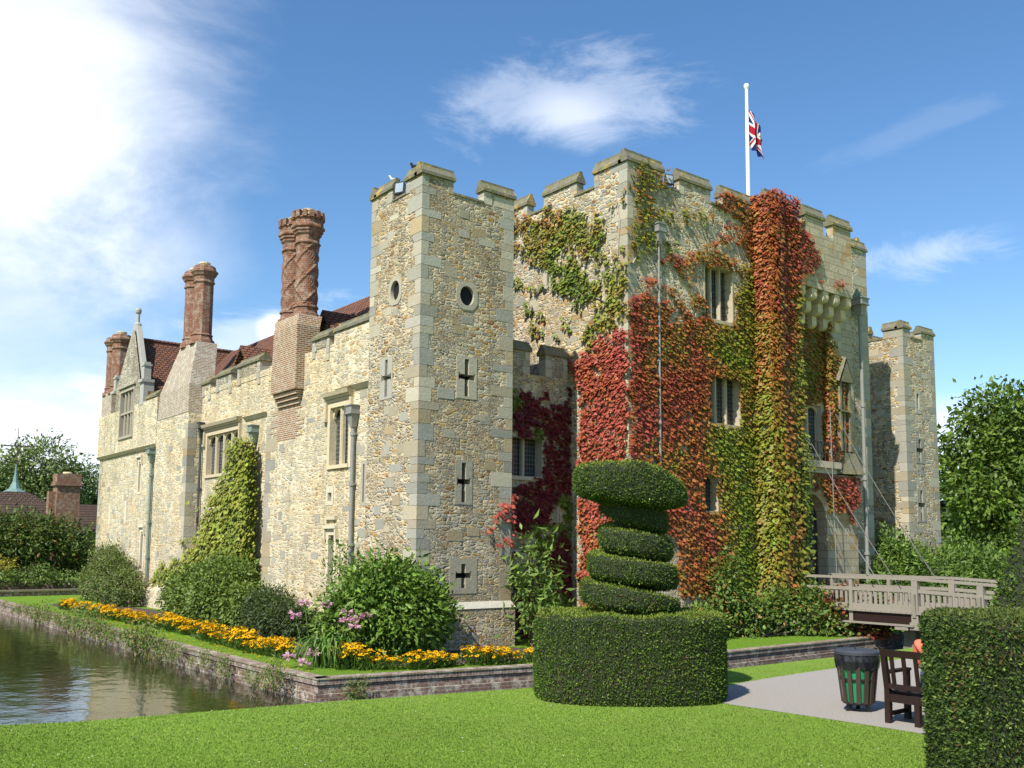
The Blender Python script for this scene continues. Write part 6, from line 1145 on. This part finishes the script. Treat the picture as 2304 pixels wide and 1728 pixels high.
# ------------------------------------------------------------------ bench and sitter
def bench(name, loc, rz, label, Lg=1.62, group=None):
    """seat faces local +x, length along local -y"""
    root = empty(name, loc, rz, label=label, cat='bench'); W_ = M['darkwood']
    def part(nm, fn): m = MB(); fn(m); o = m.build(nm, W_, root, True); b = o.modifiers.new('soft', 'BEVEL'); b.width = .006; b.segments = 2; return o
    for y in (0, -Lg): part('back_leg', lambda m: (m.hexa([(-.035, y-.035, 0), (.035, y-.035, 0), (.035, y+.035, 0), (-.035, y+.035, 0), (-.03, y-.035, .42), (.04, y-.035, .42), (.04, y+.035, .42), (-.03, y+.035, .42)]), m.hexa([(-.03, y-.035, .421), (.04, y-.035, .421), (.04, y+.035, .421), (-.03, y+.035, .421), (-.13, y-.032, .95), (-.075, y-.032, .95), (-.075, y+.032, .95), (-.13, y+.032, .95)]))); 
    part('back_leg', lambda m: m.box(-.03, .035, -.42, -.35, 0, .27))
    for y in (0, -Lg): part('front_leg', lambda m: m.box(.46, .525, y-.035, y+.035, 0, .62)); part('armrest', lambda m: m.box(-.02, .54, y-.045, y+.045, .621, .655)); part('side_rail', lambda m: m.box(.036, .459, y-.022, y+.022, .28, .36)); part('stretcher', lambda m: m.box(.036, .459, y-.018, y+.018, .09, .14))
    part('top_rail', lambda m: m.hexa([(-.118, -Lg+.035, .84), (-.078, -Lg+.035, .84), (-.078, -.035, .84), (-.118, -.035, .84), (-.135, -Lg+.035, .93), (-.095, -Lg+.035, .93), (-.095, -.035, .93), (-.135, -.035, .93)]))
    part('lower_back_rail', lambda m: m.box(-.06, -.02, -Lg+.035, -.035, .44, .5)); part('back_seat_rail', lambda m: m.box(-.025, .025, -Lg+.036, -.036, .27, .37)); part('front_seat_rail', lambda m: m.box(.47, .51, -Lg+.036, -.036, .3, .37))
    n = 10
    for k in range(n): y = -.035-(Lg-.07)*(k+.5)/n; part('back_slat', lambda m: m.hexa([(-.052, y-.025, .5), (-.032, y-.025, .5), (-.032, y+.025, .5), (-.052, y+.025, .5), (-.11, y-.025, .84), (-.09, y-.025, .84), (-.09, y+.025, .84), (-.11, y+.025, .84)]))
    for k in range(6): x = .06+k*.078; part('seat_slat', lambda m: m.box(x, x+.06, -Lg-.03, .03, .375, .4))
    return root
bench('park_bench', (11.32, 6.62, 0), rad(2), 'dark brown wooden bench seen from behind beside the litter bin')
bench('park_bench', (12.6, 62.6, 0), rad(180), 'low dark bench far off above the end of the moat', 1.2)
def skin(name, bones, radii, mat, parent, sub=2, root=0):
    me = bpy.data.meshes.new(name); pts = list(radii.keys()); me.from_pydata([radii[p][0] for p in pts], [(pts.index(a), pts.index(b)) for a, b in bones], []); o = link(name, me, mat, parent)
    s_ = o.modifiers.new('skin', 'SKIN'); 
    for i, p in enumerate(pts):
        v = me.skin_vertices[0].data[i] if me.skin_vertices else None
        if v is None: break
        v.radius = (radii[p][1], radii[p][2] if len(radii[p]) > 2 else radii[p][1]); v.use_root = (i == root)
    u = o.modifiers.new('sub', 'SUBSURF'); u.levels = sub; u.render_levels = sub; return o
def add_skin_layer(me):
    b = bmesh.new(); b.from_mesh(me); b.verts.layers.skin.verify(); b.to_mesh(me); b.free()
_old_skin = skin
def skin(name, bones, radii, mat, parent, sub=2, root=0):
    me = bpy.data.meshes.new(name); pts = list(radii.keys()); me.from_pydata([radii[p][0] for p in pts], [(pts.index(a), pts.index(b)) for a, b in bones], []); b = bmesh.new(); b.from_mesh(me); L_ = b.verts.layers.skin.verify(); b.verts.ensure_lookup_table()
    for i, p in enumerate(pts): q = radii[p]; b.verts[i][L_].radius = (q[1], q[2] if len(q) > 2 else q[1]); b.verts[i][L_].use_root = (i == root)
    b.to_mesh(me); b.free(); o = link(name, me, mat, parent); s_ = o.modifiers.new('skin', 'SKIN'); s_.use_smooth_shade = True; u = o.modifiers.new('sub', 'SUBSURF'); u.levels = sub; u.render_levels = sub; return o
def sitter():
    X, Y = 11.5, 6.06; P = lambda x, y, z: (X+x, Y+y, z); root = empty('person', (X, Y, 0), label='person in a coral top sitting on the bench, mostly hidden by the hedge', cat='person')
    sk = simple('skin', (.5, .27, .18), .5, var=.08); J = {'pel': (P(0, 0, .5), .12, .15), 'sp1': (P(-.03, 0, .68), .11, .14), 'sp2': (P(-.04, 0, .86), .11, .16), 'chest': (P(-.03, 0, .98), .1, .16), 'neck': (P(0, 0, 1.1), .055), 'head0': (P(.02, 0, 1.18), .07), 'head1': (P(.025, 0, 1.27), .088), 'head2': (P(.01, 0, 1.34), .07)}
    E_ = [('pel', 'sp1'), ('sp1', 'sp2'), ('sp2', 'chest'), ('chest', 'neck'), ('neck', 'head0'), ('head0', 'head1'), ('head1', 'head2')]
    for s_, n_ in ((1, 'l'), (-1, 'r')):
        J.update({n_+'sh': (P(-.03, .19*s_, 1.0), .06), n_+'el': (P(.02, .25*s_, .74), .042), n_+'wr': (P(.26, .17*s_, .62), .028), n_+'ha': (P(.33, .14*s_, .6), .03), n_+'hip': (P(.06, .09*s_, .5), .09), n_+'kn': (P(.46, .1*s_, .5), .06), n_+'an': (P(.47, .1*s_, .1), .038), n_+'to': (P(.6, .11*s_, .045), .034)})
        E_ += [('chest', n_+'sh'), (n_+'sh', n_+'el'), (n_+'el', n_+'wr'), (n_+'wr', n_+'ha'), ('pel', n_+'hip'), (n_+'hip', n_+'kn'), (n_+'kn', n_+'an'), (n_+'an', n_+'to')]
    skin('body', E_, J, sk, root)
    T = {'a': (P(0, 0, .52), .15, .18), 'b': (P(-.03, 0, .7), .135, .165), 'c': (P(-.04, 0, .88), .135, .185), 'd': (P(-.03, 0, 1.0), .115, .165), 'e': (P(-.01, 0, 1.06), .075, .08)}; TE = [('a', 'b'), ('b', 'c'), ('c', 'd'), ('d', 'e')]
    for s_, n_ in ((1, 'l'), (-1, 'r')): T.update({n_+'1': (P(-.03, .2*s_, 1.0), .08), n_+'2': (P(0, .245*s_, .86), .066), n_+'3': (P(.02, .26*s_, .74), .056)}); TE += [('d', n_+'1'), (n_+'1', n_+'2'), (n_+'2', n_+'3')]
    skin('shirt', TE, T, simple('coral_cotton', (.72, .16, .09), .8, var=.08), root)
    T = {'p': (P(0, 0, .5), .15, .17)}; TE = []
    for s_, n_ in ((1, 'l'), (-1, 'r')): T.update({n_+'1': (P(.08, .09*s_, .5), .105), n_+'2': (P(.46, .1*s_, .5), .075), n_+'3': (P(.47, .1*s_, .16), .055)}); TE += [('p', n_+'1'), (n_+'1', n_+'2'), (n_+'2', n_+'3')]
    skin('trousers', TE, T, simple('blue_denim', (.07, .1, .17), .85), root)
    m = MB(); hx, hy, hz = P(0, 0, 1.3); m.lathe(hx-.012, hy, [(.02, hz-.1), (.09, hz-.06), (.104, hz), (.098, hz+.06), (.06, hz+.11), (.01, hz+.125)], 16); o = m.build('hair', simple('brown_hair', (.09, .05, .03), .6), root, smooth=True)
    m = MB()
    for s_ in (1, -1):
        bx, by, bz = P(.33, .14*s_, .6)
        for k in range(4): m.tube([(bx, by+(k-1.5)*.018, bz), (bx+.05, by+(k-1.5)*.02, bz-.01), (bx+.075, by+(k-1.5)*.02, bz-.035)], [.009, .008, .006], 6)
        m.tube([(bx-.03, by-.03*s_, bz), (bx+.01, by-.045*s_, bz+.005), (bx+.035, by-.04*s_, bz-.01)], [.01, .009, .007], 6)
    m.build('fingers', sk, root, smooth=True)
    m = MB(); fx, fy, fz = P(.105, 0, 1.26); m.hexa([(fx-.01, fy-.012, fz-.02), (fx+.02, fy-.01, fz-.02), (fx+.02, fy+.01, fz-.02), (fx-.01, fy+.012, fz-.02), (fx-.012, fy-.006, fz+.025), (fx, fy-.004, fz+.025), (fx, fy+.004, fz+.025), (fx-.012, fy+.006, fz+.025)]); m.build('nose', sk, root)
sitter()
# ------------------------------------------------------------------ flag
def flag():
    X, Y = 32.75, 25.0; root = empty('flagpole', (X, Y, zd), label='tall white flagpole standing on the gatehouse roof', cat='flagpole')
    m = MB(); m.tube([(X, Y, zd), (X, Y, 19), (X, Y, 22.45)], [.1, .085, .06], 14); m.build('pole', M['white'], root, smooth=True); m = MB(); m.lathe(X, Y, [(.05, 22.42), (.1, 22.5), (.12, 22.58), (.1, 22.67), (.02, 22.72)], 14); m.build('finial', M['white'], root)
    NX, NZ = 96, 60; zt = 21.55; V = np.zeros(((NX+1)*(NZ+1), 3)); u = np.repeat(np.linspace(0, 1, NX+1), NZ+1); v = np.tile(np.linspace(0, 1, NZ+1), NX+1)   # u fly, v up
    ztop = zt-1.36*u**1.15; zbot = zt-1.75-.62*u; Z = zbot+(ztop-zbot)*v; px = .66*u**.75*(1-.12*np.sin(v*3.1)*u); fold = .16*np.sin(u*13+v*2.2)*np.minimum(1, u*3)+.05*np.sin(u*5-v*4)
    V[:, 0] = X+.07+px*.786+fold*.55; V[:, 1] = Y-px*.618+fold*.75; V[:, 2] = Z
    i, j = np.meshgrid(np.arange(NX), np.arange(NZ), indexing='ij'); a = (i*(NZ+1)+j).ravel(); Fc = np.stack([a, a+NZ+1, a+NZ+2, a+1], 1)
    s_ = (i.ravel()+.5)/NX*2-1; t_ = (j.ravel()+.5)/NZ*2-1; x = s_*30; y = t_*15; blue = np.array((.02, .03, .17)); red = np.array((.5, .02, .05)); wh = np.array((.82, .82, .84)); C = np.tile(blue, (len(x), 1))
    L_ = math.hypot(30, 15); d1 = (x*15-y*30)/L_; d2 = (x*15+y*30)/L_
    C[(abs(d1) < 3) | (abs(d2) < 3)] = wh; sg = np.where(x < 0, 1, -1); C[(sg*d1 > -2) & (sg*d1 < 0)] = red; C[(sg*d2 > 0) & (sg*d2 < 2)] = red; C[(abs(x) < 5) | (abs(y) < 5)] = wh; C[(abs(x) < 3) | (abs(y) < 3)] = red
    o = link('union_flag', npmesh('union_flag', V, Fc, C), M['petal'], smooth=True); tag(o, 'red, white and blue union flag hanging limp from the pole', 'flag'); q = o.modifiers.new('thickness', 'SOLIDIFY'); q.thickness = .004
flag()
# ------------------------------------------------------------------ floodlights, birds
def floodlight(loc, rz, label, tilt=.12):
    root = empty('floodlight', loc, rz, label=label, cat='floodlight', group='floodlights on the battlements'); R_ = Matrix.Rotation(-tilt, 4, 'Y')
    m = MB(); m.hexa([(-.09, -.13, .1), (.06, -.17, .08), (.06, .17, .08), (-.09, .13, .1), (-.09, -.13, .42), (.06, -.17, .46), (.06, .17, .46), (-.09, .13, .42)]); me = m.mesh(); me.transform(R_); o = link('housing', me, M['black'], root, True)
    m = MB(); m.box(.061, .068, -.14, .14, .12, .42); me = m.mesh(); me.transform(R_); link('lamp_glass', me, M['lampglass'], root, True)
    m = MB(); m.box(-.02, .02, -.19, -.175, 0, .28); m.box(-.02, .02, .175, .19, 0, .28); m.box(-.06, .06, -.19, .19, -.03, 0); link('bracket', m.mesh(), M['iron'], root, True); return root
floodlight((14.4, 23.95, 12.76), rad(205), 'black floodlight in the left crenel of the corner tower'); floodlight((23.72, 21.45, 14.62), rad(255), 'black floodlight in the crenel near the gatehouse corner')
def bird(loc, rz, body, wing, label, s_=1.0, name='gull'):
    root = empty(name, loc, rz, label=label, cat='bird'); m = MB(); m.col = body
    m.tube([(-.22*s_, 0, .1*s_), (-.1*s_, 0, .13*s_), (.02*s_, 0, .16*s_), (.11*s_, 0, .2*s_), (.15*s_, 0, .27*s_), (.18*s_, 0, .31*s_), (.215*s_, 0, .31*s_)], [.012*s_, .055*s_, .075*s_, .055*s_, .036*s_, .04*s_, .012*s_], 10); m.build('body', M['petal'], root, True, True)
    m = MB(); m.col = wing
    for q in (-1, 1): m.hexa([(-.24*s_, q*.02*s_, .11*s_), (.06*s_, q*.076*s_, .13*s_), (.06*s_, q*.086*s_, .13*s_), (-.24*s_, q*.034*s_, .11*s_), (-.2*s_, q*.02*s_, .15*s_), (.08*s_, q*.06*s_, .21*s_), (.08*s_, q*.075*s_, .2*s_), (-.2*s_, q*.036*s_, .15*s_)])
    m.build('wings', M['petal'], root, True); m = MB(); m.col = (.5, .25, .03); m.bar((.21*s_, 0, .305*s_), (.26*s_, 0, .295*s_), .014*s_); m.bar((0, -.025*s_, .1*s_), (.01*s_, -.025*s_, 0), .01*s_); m.bar((0, .025*s_, .1*s_), (.01*s_, .025*s_, 0), .01*s_); m.build('beak_and_legs', M['petal'], root, True)
bird((14.55, 24.55, 13.38), rad(150), (.8, .8, .8), (.45, .47, .5), 'white gull perched on the tower battlement', .8); bird((14.55, 23.3, 13.36), rad(110), (.02, .02, .024), (.02, .02, .025), 'black jackdaw perched on the highest tower merlon', 1.0, 'jackdaw'); bird((14.6, 24.0, 12.74), rad(170), (.75, .75, .75), (.4, .42, .45), 'second gull tucked beside the tower floodlight', .5)
# ------------------------------------------------------------------ outbuildings beyond the moat on the left
m = MB(); m.box(-12, 14.4, 58.2, 58.6, -1.6, -.56); o = m.build('end_wall', M['brick_moat']); tag(o, 'low dark wall closing the far end of the left moat', 'wall'); q = MB(); q.box(-12.1, 14.4, 58.12, 58.7, -.559, -.46); q.build('coping', M['coping'], o)
def cottage():
    root = empty('cottage', (17, 79, 0), label='low brown roofed stone cottage with a red brick chimney behind the rhododendron', cat='house'); m = MB(); m.box(11, 27, 76.5, 83, 0, 2.6); m.build('wall', M['rubble_par'], root)
    m = MB(); a = [(10.6, 76, 2.5), (27.4, 76, 2.5), (27.4, 83.4, 2.5), (10.6, 83.4, 2.5)]; r0, r1 = (13.5, 79.7, 5.2), (24.5, 79.7, 5.2); m.face(a[0], a[1], r1, r0); m.face(a[1], a[2], r1); m.face(a[2], a[3], r0, r1); m.face(a[3], a[0], r0); m.build('roof', M['old_tile'], root)
    m = MB(); m.box(16.35, 17.95, 74.6, 75.8, 0, 6.35); m.box(16.2, 18.1, 74.45, 75.95, 6.351, 6.5); m.box(16.3, 18.0, 74.55, 75.85, 6.501, 7.2); m.box(15.9, 16.34, 74.9, 75.6, 3.5, 5.9); c = m.build('chimney', M['brick'], root); q = MB(); q.lathe(17.15, 75.2, [(.3, 7.2), (.34, 7.3), (.3, 7.38), (.05, 7.4)], 12); q.build('chimney_pot', M['pot'], c)
cottage()
def dovecote():
    X, Y = 17.3, 95; root = empty('spired_building', (X, Y, 0), label='small hipped roof building with green copper spirelet and weathervane at left edge', cat='building'); m = MB(); m.box(X-3.2, X+3.2, Y-2.5, Y+2.5, 0, 5.0); m.build('wall', simple('cream_render', (.5, .47, .4), .9), root)
    for dx in (-1.9, .2): m = MB(); m.box(X+dx, X+dx+1.4, Y-2.56, Y-2.5, 3.6, 4.7); w = m.build('window', M['verdigris'], root); m = MB(); m.box(X+dx+.2, X+dx+1.2, Y-2.6, Y-2.561, 3.75, 4.6); m.build('pane', M['white'] if dx < 0 else M['glass'], w)
    m = MB(); a = [(X-4, Y-3.2, 4.7), (X+4, Y-3.2, 4.7), (X+4, Y+3.2, 4.7), (X-4, Y+3.2, 4.7)]; t = [(X-.9, Y-.9, 6.7), (X+.9, Y-.9, 6.7), (X+.9, Y+.9, 6.7), (X-.9, Y+.9, 6.7)]; [m.face(a[i], a[(i+1) % 4], t[(i+1) % 4], t[i]) for i in range(4)]; m.face(*t); m.build('roof', M['old_tile'], root)
    m = MB(); m.lathe(X, Y, [(1.0, 6.68), (.5, 7.0), (.25, 7.6), (.12, 8.4), (.06, 9.2)], 8); sp = m.build('spirelet', M['verdigris'], root); m = MB(); m.tube([(X, Y, 9.1), (X, Y, 12.6)], [.05, .025], 6); m.lathe(X, Y, [(.02, 9.5), (.14, 9.6), (.02, 9.72)], 8); m.bar((X-1.1, Y+.3, 10.9), (X+1.1, Y-.3, 10.9), .05, .12); m.bar((X-.2, Y-.9, 10.3), (X+.2, Y+.9, 10.3), .04); m.build('weathervane', M['iron'], root)
dovecote()
def long_roof():
    root = empty('brick_outbuilding', (24, 88, 0), label='red brick outbuilding with low tiled roof beside the castle corner', cat='building'); m = MB(); m.box(19.5, 32, 70, 74, 0, 3.6); m.build('wall', M['brick'], root); m = MB(); m.face((19.2, 69.7, 3.5), (32.3, 69.7, 3.5), (32.3, 72, 5.0), (19.2, 72, 5.0)); m.face((19.2, 74.3, 3.5), (32.3, 74.3, 3.5), (32.3, 72, 5.0), (19.2, 72, 5.0)); m.build('roof', M['old_tile'], root)
long_roof()
